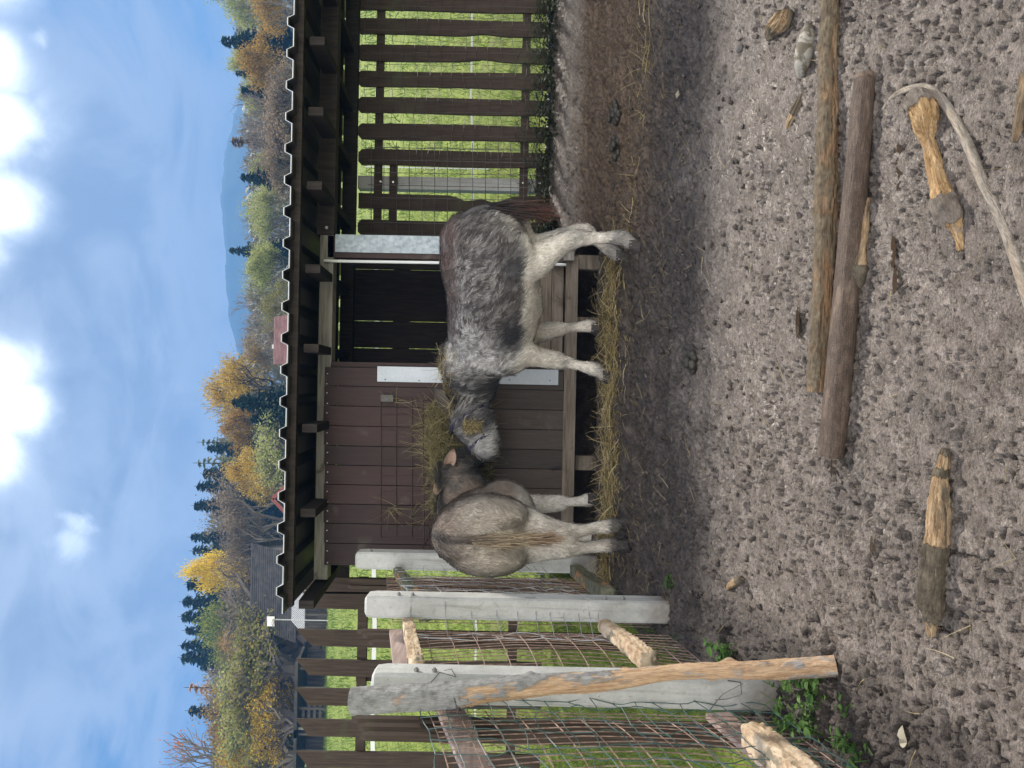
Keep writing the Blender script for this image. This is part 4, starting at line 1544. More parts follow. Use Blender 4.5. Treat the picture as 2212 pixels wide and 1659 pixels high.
def donkey(name, label, origin, heading, trunk, blobs, limbs, neckpts, headpts, ears, coatfn, flow, nhair, seed, hairlen=(.022, .046), clump=.45):
    """body: overlapping volumes fused into one skin, then ears and a fur coat in the same mesh"""
    r3 = random.Random(seed)
    root = empty(name, origin, label, 'donkey', 'donkeys feeding at the rack')
    root.rotation_euler = (0, 0, heading)
    mb = MB()
    # trunk
    pts = [Vector((x, y, z)) for x, y, z, hh, hw in trunk]
    rad = [(hw, hh) for x, y, z, hh, hw in trunk]
    mb.tube(pts, rad, 28, ref=(0, 0, 1))
    for c_, r_, sq in blobs:
        mb.ball(c_, r_, 18, 12, sq)
    for pts_, rad_ in limbs:
        ps, rs = catmull(pts_, rad_, (len(pts_) - 1) * 5)
        mb.tube(ps, rs, 14, ref=(1, 0, 0))
        mb.ball(ps[-1] + Vector((0, 0, .01)), rs[-1] * .9, 10, 6)
    ps, rs = catmull([p for p, _ in neckpts], [r_[0] for _, r_ in neckpts], 20)
    ps2, rs2 = catmull([p for p, _ in neckpts], [r_[1] for _, r_ in neckpts], 20)
    mb.tube(ps, list(zip(rs, rs2)), 20, ref=(0, 0, 1))
    hp, hr = catmull([p for p, _ in headpts], [r_[0] for _, r_ in headpts], 24)
    hp2, hr2 = catmull([p for p, _ in headpts], [r_[1] for _, r_ in headpts], 24)
    mb.tube(hp, list(zip(hr, hr2)), 20, ref=(0, 0, 1))
    mb.ball(hp[-1], min(hr[-1], hr2[-1]) * .98, 14, 9)
    mb.ball(hp[0], hr[0] * .95, 14, 9)
    tmp = mb.build('tmp_body', None, None, local=True)
    md = tmp.modifiers.new('r', 'REMESH')
    md.mode = 'VOXEL'
    md.voxel_size = 0.011
    sm = tmp.modifiers.new('s', 'SMOOTH')
    sm.factor = 0.5
    sm.iterations = 7
    dg = bpy.context.evaluated_depsgraph_get()
    dg.update()
    me0 = bpy.data.meshes.new_from_object(tmp.evaluated_get(dg))
    V = [Vector(v.co) for v in me0.vertices]
    N = [Vector(v.normal) for v in me0.vertices]
    F = [tuple(p.vertices) for p in me0.polygons]
    old = tmp.data
    bpy.data.objects.remove(tmp)
    bpy.data.meshes.remove(old)
    # coat undulation
    for i in range(len(V)):
        V[i] = V[i] + N[i] * (.0045 * nz3(V[i], 14, 3) + .003 * nz3(V[i], 34, 8))
    col_ = [coatfn(v, None) for v in V]
    nbody = len(F)
    # fur: sample faces by area
    areas = np.array([p.area for p in me0.polygons])
    cum = np.cumsum(areas)
    sel = np.searchsorted(cum, np.random.RandomState(seed).rand(nhair) * cum[-1])
    sel = np.minimum(sel, len(F) - 1)
    hv, hf, hc = [], [], []
    for fi in sel:
        f = F[fi]
        wts = [r3.random() + .05 for _ in f]
        sw = sum(wts)
        p = Vector((0, 0, 0))
        nrm = Vector((0, 0, 0))
        for q, vi in zip(wts, f):
            p += V[vi] * (q / sw)
            nrm += N[vi]
        nrm.normalize()
        fl = Vector(flow(p))
        d = fl - nrm * fl.dot(nrm)
        if d.length < .05:
            d = nrm.orthogonal()
        d.normalize()
        cow = nz3(p, 9, 31)
        sdv = nrm.cross(d)
        d = (d + sdv * (cow * .9 + r3.gauss(0, .25)) + nrm * r3.uniform(.12, .5)).normalized()
        thin = (1.7 if p.x > .45 else 1.0) if p.z > .55 else .75
        ln = r3.uniform(*hairlen) * thin
        wd = r3.uniform(.0018, .0042)
        s2 = d.cross(nrm)
        if s2.length < 1e-4:
            continue
        s2.normalize()
        i = len(V) + len(hv)
        hv += [p - s2 * wd - nrm * .002, p + s2 * wd - nrm * .002, p + d * ln * .6 + s2 * wd * .6, p + d * ln * .6 - s2 * wd * .6, p + d * ln - nrm * ln * .12]
        hf += [(i, i + 1, i + 2, i + 3), (i + 3, i + 2, i + 4)]
        cc = coatfn(p, r3)
        k_ = r3.uniform(.7, 1.25) * (1 + (clump if p.z > .55 else .18) * noise.noise((p.x * 30 - p.z * 26, p.x * 55 + p.z * 62, p.y * 60)))
        cc = tuple(x * k_ for x in cc)
        hc += [cc] * 5
    V2 = V + hv
    F2 = F + hf
    C2 = col_ + hc
    for base, tip, nrm, wd, cup, ci, co, ct in ears:
        v_, f_, inn = ear_mesh(base, tip, nrm, wd, cup)
        i = len(V2)
        L = (Vector(tip) - Vector(base)).length
        for p, q in zip(v_, inn):
            s_ = (p - Vector(base)).length / L
            C2.append(lerp3(ci if q else co, ct, sst(.72, .95, s_)))
        V2 += v_
        F2 += [tuple(i + q for q in ff) for ff in f_]
    me = bpy.data.meshes.new('body')
    me.from_pydata([tuple(v) for v in V2], [], F2)
    me.update()
    me.polygons.foreach_set('use_smooth', [True] * len(F2))
    at = me.attributes.new('coat', 'FLOAT_COLOR', 'POINT')
    at.data.foreach_set('color', np.array([(*c, 1) for c in C2], np.float32).ravel())
    me.materials.append(coat_material(name + '_coat'))
    o = bpy.data.objects.new('body', me)
    C.objects.link(o)
    o.parent = root
    bpy.data.meshes.remove(me0)
    return root


def brush(name, root, paths, n, ln, wd, colfn, seed, spread, mat):
    """tuft of long hairs starting along a path (list of (point, direction))"""
    r3 = random.Random(seed)
    V2, F2, C2 = [], [], []
    for _ in range(n):
        u = r3.random()
        k = min(int(u * (len(paths) - 1)), len(paths) - 2)
        f = u * (len(paths) - 1) - k
        p = Vector(paths[k][0]).lerp(Vector(paths[k + 1][0]), f)
        d = Vector(paths[k][1]).lerp(Vector(paths[k + 1][1]), f)
        p = p + Vector((r3.gauss(0, spread), r3.gauss(0, spread), r3.gauss(0, spread * .6)))
        d = (d.normalized() + Vector((r3.gauss(0, .09), r3.gauss(0, .09), r3.gauss(0, .08)))).normalized()
        l_ = ln * r3.uniform(.55, 1.15)
        s_ = d.cross(Vector((r3.gauss(0, 1), r3.gauss(0, 1), r3.gauss(0, 1)))).normalized()
        bend = s_.cross(d) * r3.uniform(-.12, .12) + Vector((0, 0, -.12))
        wv_ = r3.uniform(-.05, .05)
        i = len(V2)
        seg = 4
        for q in range(seg + 1):
            w_ = q / seg
            c_ = p + d * l_ * w_ + bend * l_ * w_ * w_ + s_ * (wv_ * l_ * math.sin(w_ * 5))
            ww = wd * (1 - .75 * w_)
            V2 += [tuple(c_ - s_ * ww), tuple(c_ + s_ * ww)]
            cc = colfn(u, w_, r3)
            C2 += [cc, cc]
        for q in range(seg):
            a = i + 2 * q
            F2.append((a, a + 1, a + 3, a + 2))
    me = bpy.data.meshes.new(name)
    me.from_pydata(V2, [], F2)
    me.update()
    at = me.attributes.new('coat', 'FLOAT_COLOR', 'POINT')
    at.data.foreach_set('color', np.array([(*c, 1) for c in C2], np.float32).ravel())
    me.materials.append(mat)
    o = bpy.data.objects.new(name, me)
    C.objects.link(o)
    o.parent = root
    return o


M['tail_hair'] = coat_material('long_hair')


def hoof(root, p, fwd, r0=.046):
    """p = centre of the sole (local)"""
    mb = MB()
    p = Vector(p)
    f = Vector(fwd)
    n = 16
    i0 = len(mb.v)
    for z, r_, sh_ in ((-.012, r0 * 1.08, .010), (.0, r0 * 1.06, .008), (.03, r0 * .92, .0), (.052, r0 * .80, -.008)):
        for q in range(n):
            a = 2 * math.pi * q / n
            rr_ = r_ * (1.0 + .12 * math.cos(a))
            d = f * (rr_ * math.cos(a)) + Vector((-f.y, f.x, 0)) * (r_ * .86 * math.sin(a))
            mb.v.append(tuple(p + d + f * sh_ + Vector((0, 0, z))))
    for a in range(3):
        for q in range(n):
            q2 = (q + 1) % n
            mb.f.append((i0 + a * n + q, i0 + a * n + q2, i0 + (a + 1) * n + q2, i0 + (a + 1) * n + q))
    mb.f.append(tuple(i0 + q for q in range(n - 1, -1, -1)))
    mb.f.append(tuple(i0 + 3 * n + q for q in range(n)))
    return mb.build('hoof', M['hoof'], root, local=True, smooth=50)


# ---- spotted donkey, right: stands side on, hind end nearer the camera, head in the rack
D1 = Vector((.51, 4.60, 0))
H1 = math.atan2(.50, -.866)
D1.z = gz(D1.x, D1.y)
R1 = Matrix.Rotation(-H1, 3, 'Z')


def L1(dx, dy, d):
    return R1 @ (P(dx, dy, d) - D1)


CREAM, PALE, DARKG, MIDG, RED = (.70, .64, .56), (.60, .57, .54), (.070, .059, .056), (.255, .232, .220), (.13, .080, .066)


def coat1(p, r3):
    x, y, z = p
    n1, n2 = nz3(p, 5, 2), nz3(p, 13, 5)
    u_, v_ = -.75 * x - .66 * z, .66 * x - .75 * z
    n3 = .8 * noise.noise((u_ * 15, v_ * 52, y * 40)) + .7 * noise.noise((u_ * 30 + 5, v_ * 105, y * 80))
    n4 = nz3(p, 60, 4)
    roan = sst(-.45, .75, n3 + .35 * n2 + .25 * n1 + .3 * n4)
    c = lerp3(DARKG, MIDG, roan)
    # shoulder and ribs behind it go pale roan
    sh_ = math.exp(-((x - .34) / .16) ** 2) * sst(.45, .6, z)
    c = lerp3(c, PALE, min(1, 1.15 * sh_ * (.35 + .75 * roan)))
    rib = math.exp(-((x - .12) / .14) ** 2) * sst(.72, .95, z)
    c = lerp3(c, PALE, .6 * rib * roan)
    c = lerp3(c, PALE, .38 * roan * sst(.0, .5, n1 + .1))
    # reddish saddle along the top of the back
    top = sst(.93, 1.03, z) * (1 - sst(.12, .3, x))
    c = lerp3(c, RED, top * (.55 + .45 * sst(-.4, .3, n2)))
    # dark blotch behind the elbow and on the thigh
    bl = math.exp(-((x - .14) / .11) ** 2 - ((z - .66) / .075) ** 2)
    c = lerp3(c, (.035, .033, .037), min(1, 1.25 * bl))
    bt = math.exp(-((x + .27) / .10) ** 2 - ((z - .63) / .10) ** 2)
    c = lerp3(c, (.06, .058, .062), .8 * bt)
    # pale belly, legs, buttock
    bel = sst(.60, .54, z + .02 * n2 - .02 - .05 * sst(.25, .35, x))
    c = lerp3(c, CREAM, bel)
    butt = sst(-.41, -.52, x) * sst(.78, .60, z)
    c = lerp3(c, CREAM, .8 * butt)
    thigh = sst(.64, .50, z + .05 * n2) * sst(-.20, -.28, x)
    c = lerp3(c, CREAM, thigh)
    # smudged fetlocks
    if z < .2:
        c = lerp3(c, (.13, .12, .115), sst(.18, .07, z + .06 * n2) * .75)
    if z < .45:
        c = lerp3(c, (.24, .22, .20), .75 * math.exp(-((z - .31) / .05) ** 2) * sst(.0, .5, n2 + .3) * (1 if x > 0 else .6))
        c = lerp3(c, (.36, .33, .29), .5 * sst(.1, .6, n1 + n2))
    # neck and head
    nk = sst(.44, .58, x + .08 * n2)
    if z > .55:
        c = lerp3(c, lerp3(lerp3((.055, .05, .048), (.036, .033, .033), sst(1.0, .8, z)), (.42, .395, .37), .9 * sst(-.25, .55, n3 + .5 * n2) * sst(.80, .92, z)), nk)
    return c


def coat1h(p, r3):
    c = coat1(p, r3)
    q = (p - HEAD1A)
    ax = (HEAD1B - HEAD1A)
    s_ = q.dot(ax) / ax.length_squared
    perp = (q - ax * s_).length
    if s_ > .0 and perp < .22:
        c = lerp3(c, (.13, .125, .125), sst(.0, .3, s_) * (.5 + .5 * nz3(p, 20, 3)))
        c = lerp3(c, (.40, .385, .37), sst(.66, .84, s_ + .06 * nz3(p, 15, 1)))
    return c


HEAD1A, HEAD1B = L1(992, 893, 4.99), L1(1050, 966, 4.88)
tr1 = [(-.575, 0, .80, .05, .05), (-.55, 0, .80, .14, .11), (-.49, 0, .80, .215, .165), (-.40, 0, .815, .255, .205), (-.27, 0, .805, .272, .232), (-.10, 0, .768, .278, .262),
       (.07, 0, .75, .285, .272), (.22, 0, .775, .268, .235), (.34, 0, .805, .238, .185), (.44, 0, .825, .19, .145), (.52, 0, .84, .12, .10), (.55, 0, .845, .05, .05)]
tr1 = [(x * .94, y, z, hh, hw) for x, y, z, hh, hw in tr1]
nh_hock, nh_fet, nh_toe = L1(1246, 516, 4.36), L1(1343, 514, 4.36), L1(1372, 531, 4.36)
fh_hock, fh_fet, fh_toe = L1(1262, 503, 4.60), L1(1326, 546, 4.58), L1(1349, 556, 4.56)
nf_knee, nf_fet, nf_toe = L1(1212, 781, 4.75), L1(1283, 797, 4.74), L1(1314, 815, 4.72)
ff_knee, ff_fet, ff_toe = L1(1208, 711, 4.93), L1(1274, 704, 4.93), L1(1306, 711, 4.92)
for v_ in (nh_toe, fh_toe, nf_toe, ff_toe):
    wv = D1 + R1.transposed() @ v_
    v_.z = ground_top(wv.x, wv.y) - D1.z + .008


def hind(hip, hock, fet, toe, r_=1.0):
    hip, hock, fet, toe = map(Vector, (hip, hock, fet, toe))
    stif = hip.lerp(hock, .42) + Vector((.095, 0, 0))
    gas = hip.lerp(hock, .74) + Vector((.035, 0, 0))
    pas = fet.lerp(toe, .5) + Vector((-.006, 0, .01))
    mid = hock.lerp(fet, .5)
    return ([hip, stif, gas, hock + Vector((-.004, 0, .01)), hock.lerp(fet, .25), mid, fet, pas, toe + Vector((-.01, 0, .035))],
            [.165 * r_, .128 * r_, .070, .055, .039, .031, .041, .031, .036])


def fore(elb, knee, fet, toe, r_=1.0):
    elb, knee, fet, toe = map(Vector, (elb, knee, fet, toe))
    return ([elb + Vector((.03, 0, .13)), elb, elb.lerp(knee, .45), knee, knee.lerp(fet, .2), knee.lerp(fet, .55), fet, fet.lerp(toe, .55) + Vector((0, 0, .01)), toe + Vector((-.008, 0, .035))],
            [.12 * r_, .092 * r_, .062, .050, .036, .030, .041, .031, .036])


limbs1 = [hind((-.325, .095, .77), nh_hock, nh_fet, nh_toe, .93), hind((-.325, -.095, .77), fh_hock, fh_fet, fh_toe, .93),
          fore((.31, .105, .60), nf_knee, nf_fet, nf_toe), fore((.31, -.105, .60), ff_knee, ff_fet, ff_toe)]
bl1 = [((-.30, .13, .74), .19, (1, .55, 1.15)), ((-.30, -.13, .74), .19, (1, .55, 1.15)), ((.33, .11, .74), .17, (.8, .5, 1.25)), ((.33, -.11, .74), .17, (.8, .5, 1.25)), ((.0, 0, .68), .24, (1.1, 1.08, .86))]
POLL1 = L1(980, 890, 5.00)
neck1 = [(Vector((.36, 0, .86)), (.13, .21)), (Vector((.50, 0, .90)), (.105, .185)), (L1(1018, 836, 4.98), (.085, .155)), (L1(1012, 873, 5.0), (.075, .13)), (L1(1004, 897, 4.99), (.07, .10))]
head1 = [(L1(998, 884, 5.0), (.080, .095)), (L1(1014, 905, 4.97), (.092, .135)), (L1(1027, 928, 4.94), (.084, .125)), (L1(1038, 950, 4.91), (.068, .096)), (L1(1047, 967, 4.89), (.060, .078)), (L1(1051, 975, 4.88), (.054, .064))]
ears1 = [(L1(978, 894, 4.95), L1(934, 834, 4.90), R1 @ Vector((.3, -1, .25)), .044, .55, (.09, .075, .065), (.055, .05, .05), (.03, .028, .028)),
         (L1(976, 890, 5.06), L1(946, 838, 5.12), R1 @ Vector((.3, -1, .25)), .038, .55, (.16, .13, .11), (.05, .047, .047), (.03, .028, .028))]


def flow1(p):
    if p.z < .5:
        return (-.25, 0, -1)
    if p.x > .5:
        return (-.6, 0, -.75)
    return (-.75, 0, -.62)


d1 = donkey('donkey', 'spotted grey and white donkey with dark neck and purple halter, standing side on', D1, H1, tr1, bl1, limbs1, neck1, head1, ears1, coat1h, flow1, 44000, 5)
wf = Vector((1, 0, 0))
for toe, dv in ((nh_toe, (1, .1, 0)), (fh_toe, (.95, -.1, 0)), (nf_toe, (1, .1, 0)), (ff_toe, (1, 0, 0))):
    hoof(d1, toe - Vector((.006, 0, 0)), Vector(dv).normalized())


def mane1(u, w_, r3):
    k_ = r3.uniform(.5, 1.4)
    return tuple(k_ * q for q in lerp3((.06, .055, .054), (.22, .20, .18), w_ * .8))


crest = [Vector((.33, 0, 1.055)), Vector((.46, 0, 1.075)), L1(968, 822, 4.985), L1(972, 862, 5.0), L1(979, 890, 5.0)]
brush('mane', d1, [(q, (-.35, .25, .55)) for q in crest], 1500, .04, .0022, mane1, 3, .014, M['tail_hair'])
brush('forelock', d1, [(L1(983, 893, 4.97), (.5, 0, -.8)), (L1(990, 903, 4.94), (.5, 0, -.8))], 160, .07, .002, mane1, 4, .016, M['tail_hair'])


def tail1c(u, w_, r3):
    k_ = r3.uniform(.6, 1.4)
    c = lerp3((.028, .024, .024), (.055, .036, .03), w_)
    if u > .6:
        c = lerp3(c, (.12, .045, .027), max(0, w_ - .35) * 1.4)
    return tuple(k_ * q for q in c)


tp = [L1(1005, 470, 4.10), L1(1060, 463, 4.06), L1(1120, 474, 4.07), L1(1160, 482, 4.10)]
tp = [Vector((-.42, 0, .97)), Vector((-.495, 0, .92)), Vector((-.545, 0, .82)), Vector((-.552, -.01, .68))]
mb = MB()
ps, rs = catmull(tp, [.036, .03, .024, .012], 14)
mb.tube(ps, rs, 10, ref=(1, 0, 0))
tl = mb.build('tail', pmat('tail_skin', [(.05, .046, .046), (.10, .095, .09)], bump=.4), d1, local=True, smooth=60)
brush('tail_brush', tl, [(tp[1] + Vector((-.005, 0, -.05)), (-.02, 0, -1)), (tp[2], (.04, .03, -1)), (tp[3], (.10, .06, -1))], 900, .27, .0022, tail1c, 6, .012, M['tail_hair'])

# halter, eye, hay on the neck
hl = empty('halter', (0, 0, 0))
hl.parent = d1


def ringband(mb, c_, ax, ra, rb, wd, ref=(0, 0, 1), n=28):
    c_, ax = Vector(c_), Vector(ax).normalized()
    sd_ = Vector(ref).cross(ax).normalized()
    u_ = ax.cross(sd_)
    i0 = len(mb.v)
    for q in range(n):
        a = 2 * math.pi * q / n
        o_ = sd_ * (ra * math.cos(a)) + u_ * (rb * math.sin(a))
        for k, e in ((-1, 1.0), (1, 1.0), (1, 1.06), (-1, 1.06)):
            mb.v.append(tuple(c_ + o_ * e + ax * (k * wd / 2)))
    for q in range(n):
        q2 = (q + 1) % n
        for k in range(4):
            k2 = (k + 1) % 4
            mb.f.append((i0 + q * 4 + k, i0 + q * 4 + k2, i0 + q2 * 4 + k2, i0 + q2 * 4 + k))


axh = HEAD1B - HEAD1A
mb = MB()
ringband(mb, L1(1041, 956, 4.90), axh, .072, .098, .014)
mb.build('nose_band', M['strap'], hl, local=True, smooth=40)
mb = MB()
ringband(mb, L1(1016, 906, 4.972), axh + Vector((0, 0, .02)), .1, .146, .020)
mb.build('throat_band', M['strap'], hl, local=True, smooth=40)
mb = MB()
side = (R1 @ Vector((-.1, -1, .05))).normalized()
mb.tube([L1(1021, 906, 4.88), L1(1035, 925, 4.852), L1(1048, 945, 4.835)], [(.010, .003)] * 3, 8)
mb.build('cheek_strap', M['strap'], hl, local=True, smooth=40)
mb = MB()
mb.ball(L1(1003, 921, 4.862), .019, 14, 10)
mb.build('eye', M['eye'], d1, local=True, smooth=180)
# pad of hay caught on the cheek piece
mb = MB()
r2 = random.Random(9)
cpad = L1(1023, 921, 4.838)
pu = (L1(1046, 921, 4.838) - cpad).normalized()
pv = (L1(1023, 945, 4.838) - cpad)
pv = (pv - pu * pv.dot(pu)).normalized()
pn = pu.cross(pv)
for i in range(420):
    a, b_ = r2.uniform(-.062, .045), r2.uniform(-.034, .04)
    strand(mb, cpad + pu * a + pv * b_ + pn * r2.uniform(-.006, .01), pv * r2.gauss(.2, .8) + pu * r2.gauss(.3, .8) + pn * r2.gauss(0, .25), r2.uniform(.018, .045), .0034, .3, r2)
o = mb.build('hay_tuft', M['hay'], None, local=True)
o.matrix_world = Matrix.Translation(D1) @ Matrix.Rotation(H1, 4, 'Z')
tag(o, 'pad of hay stuck to the cheek of the spotted donkey', 'hay')
mb = MB()
for i in range(300):
    f = r2.random()
    k = min(int(f * 4), 3)
    p = crest[k].lerp(crest[k + 1], f * 4 - k) + Vector((r2.gauss(0, .03), .05 + abs(r2.gauss(0, .03)), -abs(r2.gauss(.02, .055)) + .03))
    strand(mb, p, (r2.gauss(0, 1), r2.gauss(0, .35), r2.gauss(-.1, .5)), r2.uniform(.04, .14), .003, .3, r2)
o = mb.build('hay_wisps', M['hay'], None, local=True)
o.matrix_world = Matrix.Translation(D1) @ Matrix.Rotation(H1, 4, 'Z')
tag(o, 'wisps of hay scattered over the mane of the spotted donkey', 'hay', kind='stuff')

# ---- brown donkey, left: seen from behind, head turned into the rack
D2 = Vector((-.862, 4.64, 0))
H2 = R(90 + 3)
D2.z = gz(D2.x, D2.y)
R2 = Matrix.Rotation(-H2, 3, 'Z')


def L2(dx, dy, d):
    return R2 @ (P(dx, dy, d) - D2)


BR, BRL, CR2 = (.20, .150, .118), (.315, .25, .20), (.62, .55, .46)


def coat2(p, r3):
    x, y, z = p
    n1, n2, n3 = nz3(p, 6, 12), nz3(p, 15, 15), nz3((p[0], p[1], p[2] * .5), 40, 3)
    c = lerp3(BR, BRL,   .5 + .7 * n2 + .4 * n3 + .4 * noise.noise((-.7 * x * 14 - .7 * z * 14, (x - z) * 46, y * 46)))
    c = lerp3(c, (.085, .07, .062), .55 * sst(.1, .5, n1 + .5 * n2) * sst(.55, .7, z))
    # paler buttocks and thighs towards the tail
    bt = sst(-.30, -.48, x) * sst(1.0, .78, z)
    c = lerp3(c, CR2, .75 * bt * (.8 + .3 * n3))
    leg = sst(.66, .44, z + .04 * n2) * (1 if abs(x) > .16 else .4)
    c = lerp3(c, CR2, min(1, leg))
    bel = sst(.66, .54, z + .03 * n2)
    c = lerp3(c, (.62, .58, .53), bel * (1 if abs(x) < .3 else .5))
    # dark line along the spine
    cx = 0.0
    sp_ = math.exp(-((y - cx) / .020) ** 2) * sst(.9, 1.0, z + (.12 if x < -.42 else 0))
    c = lerp3(c, (.03, .026, .024), .85 * sp_)
    if z < .45:
        c = lerp3(c, (.30, .26, .22), .6 * sst(.0, .6, n1 + n2))
    if z < .16:
        c = lerp3(c, (.035, .03, .028), sst(.095, .05, z + .04 * n2) * .85)
    nk = sst(.35, .47, x + .06 * n2) * sst(.62, .74, z)
    c = lerp3(c, lerp3((.055, .05, .047), (.15, .135, .12), .7 * sst(-.2, .6, n3 + n2)), nk)
    return c


tr2 = [(-.57, 0, .80, .05, .05), (-.545, 0, .80, .13, .12), (-.49, 0, .805, .205, .18), (-.40, 0, .815, .25, .222), (-.27, 0, .80, .27, .25), (-.10, 0, .765, .28, .278),
       (.07, 0, .745, .285, .285), (.22, 0, .77, .268, .25), (.34, 0, .80, .24, .195), (.44, 0, .82, .19, .15), (.50, 0, .83, .12, .10), (.53, 0, .84, .05, .05)]
tr2 = [(x * .97, y, z, hh, hw * .82) for x, y, z, hh, hw in tr2]
rh_hock, rh_fet, rh_toe = L2(1224, 1150, 4.30), L2(1322, 1136, 4.36), L2(1362, 1130, 4.40)
lh_hock, lh_fet, lh_toe = L2(1222, 1186, 4.30), L2(1318, 1178, 4.36), L2(1356, 1178, 4.40)
rf_knee, rf_fet, rf_toe = L2(1212, 1087, 4.97), L2(1272, 1080, 4.97), L2(1298, 1077, 4.95)
lf_knee, lf_fet, lf_toe = L2(1216, 1163, 4.97), L2(1276, 1160, 4.97), L2(1302, 1158, 4.95)
for v_ in (rh_toe, lh_toe, rf_toe, lf_toe):
    wv = D2 + R2.transposed() @ v_
    v_.z = ground_top(wv.x, wv.y) - D2.z + .008
limbs2 = [hind((-.37, -.08, .76), rh_hock, rh_fet, rh_toe, .86), hind((-.37, .07, .76), lh_hock, lh_fet, lh_toe, .86),
          fore((.31, -.10, .60), rf_knee, rf_fet, rf_toe, .85), fore((.31, .05, .60), lf_knee, lf_fet, lf_toe, .75)]
bl2 = [((-.34, .115, .75), .20, (1, .55, 1.12)), ((-.34, -.115, .75), .20, (1, .55, 1.12)), ((.33, .08, .74), .155, (.8, .5, 1.25)), ((.33, -.08, .74), .155, (.8, .5, 1.25)),
       ((.02, .04, .67), .23, (1.15, 1.0, .87)), ((.02, -.05, .67), .23, (1.15, 1.0, .87))]
neck2 = [(Vector((.36, 0, .86)), (.13, .21)), (Vector((.45, -.03, .93)), (.105, .19)), (L2(1000, 1064, 5.12), (.09, .165)), (L2(987, 1037, 5.15), (.078, .13)), (L2(978, 1016, 5.16), (.066, .09))]
head2 = [(L2(972, 1022, 5.15), (.07, .08)), (L2(984, 1007, 5.17), (.082, .105)), (L2(1004, 994, 5.20), (.075, .10)), (L2(1024, 985, 5.22), (.058, .076)), (L2(1040, 979, 5.24), (.05, .06)), (L2(1048, 976, 5.24), (.045, .048))]
ears2 = [(L2(968, 1004, 5.11), L2(980, 968, 4.99), R2 @ Vector((-.35, -1, -.1)), .043, .5, (.40, .27, .20), (.06, .052, .046), (.16, .10, .075)),
         (L2(958, 1037, 5.13), L2(939, 1074, 5.04), R2 @ Vector((.5, -1, .35)), .038, .5, (.30, .20, .14), (.22, .15, .10), (.025, .022, .02))]


def flow2(p):
    if p.z < .5:
        return (-.2, 0, -1)
    if p.x > .45:
        return (-.5, -.3, -.75)
    return (-.62, 0, -.75)


d2 = donkey('donkey', 'grey brown donkey seen from behind with fat belly and blond tail, facing the rack', D2, H2, tr2, bl2, limbs2, neck2, head2, ears2, coat2, flow2, 44000, 8, clump=.22)
for toe in (rh_toe, lh_toe, rf_toe, lf_toe):
    hoof(d2, toe - Vector((.006, 0, 0)), wf)


def mane2(u, w_, r3):
    k_ = r3.uniform(.5, 1.5)
    return tuple(k_ * q for q in lerp3((.03, .027, .026), (.075, .066, .06), w_))


cr2 = [Vector((.32, 0, 1.05)), Vector((.44, -.02, 1.075)), L2(951, 1064, 5.12), L2(946, 1038, 5.14), L2(950, 1016, 5.15)]
brush('mane', d2, [(q, (-.45, -.55, .1)) for q in cr2], 2400, .085, .0022, mane2, 13, .016, M['tail_hair'])


def tail2c(u, w_, r3):
    k_ = r3.uniform(.65, 1.35)
    if r3.random() < .2:
        c = lerp3((.05, .035, .03), (.13, .06, .035), w_)
    else:
        c = lerp3((.22, .165, .12), (.52, .42, .27), w_)
        if u > .7:
            c = lerp3(c, (.24, .12, .07), .6 * w_)
    return tuple(k_ * q for q in c)


tp = [Vector((-.44, 0, 1.0)), Vector((-.53, 0, .94)), Vector((-.582, -.003, .82)), Vector((-.588, -.008, .66)), Vector((-.578, -.012, .54))]
mb = MB()
ps, rs = catmull(tp, [.010, .015, .015, .012, .006], 16)
mb.tube(ps, rs, 10, ref=(1, 0, 0))
tl = mb.build('tail', pmat('tail_skin_brown', [(.03, .024, .02), (.11, .085, .068)], (20, 20, 4), bump=.6), d2, local=True, smooth=60)
brush('tail_brush', tl, [(tp[1] + Vector((-.01, 0, -.06)), (-.02, 0, -1)), (tp[2] + Vector((-.01, 0, 0)), (.01, -.02, -1)), (tp[3], (.03, -.04, -1)), (tp[4], (.06, -.06, -1))], 1300, .20, .002, tail2c, 16, .0095, M['tail_hair'])
mb = MB()
mb.ball(L2(986, 1004, 5.10), .018, 12, 8)
mb.build('eye', M['eye'], d2, local=True, smooth=180)
# ------------------------------------------------------------------ wood and stones on the mud
M['log_smooth'] = log_mat('bark_beetle_log', ((0.11, 0.075, 0.052), (0.17, 0.12, 0.088), (0.23, 0.17, 0.13)), ((0.095, 0.062, 0.043), (0.15, 0.103, 0.074), (0.215, 0.155, 0.117)), rough=.6, carve=True)
M['log_chew'] = log_mat('stripped_long_log', ((0.12, 0.066, 0.032), (0.23, 0.14, 0.075), (0.34, 0.225, 0.13)), ((0.06, 0.044, 0.028), (0.125, 0.095, 0.06), (0.20, 0.155, 0.10)), rough=.8)
M['log_pale'] = log_mat('gnawed_short_log', ((0.17, 0.10, 0.05), (0.32, 0.215, 0.12), (0.48, 0.36, 0.22)), ((0.042, 0.033, 0.022), (0.085, 0.068, 0.046), (0.15, 0.125, 0.088)), rough=.85)
M['log_knob'] = log_mat('gnawed_knob_stick', ((0.19, 0.10, 0.04), (0.36, 0.225, 0.105), (0.52, 0.365, 0.20)), ((0.085, 0.07, 0.055), (0.17, 0.14, 0.115), (0.27, 0.225, 0.19)), rough=.85)
M['log_branch'] = log_mat('pale_barked_branch', ((0.22, 0.17, 0.125), (0.31, 0.25, 0.19), (0.40, 0.33, 0.26)), ((0.14, 0.12, 0.095), (0.25, 0.215, 0.175), (0.35, 0.305, 0.255)), rough=.8)


def GT(dx, dy, lift=0.0):
    p = G(dx, dy)
    for _ in range(3):
        p.z = max(ground_top(p.x, p.y), gz(p.x, p.y) - .012)
    p.z += lift
    return p


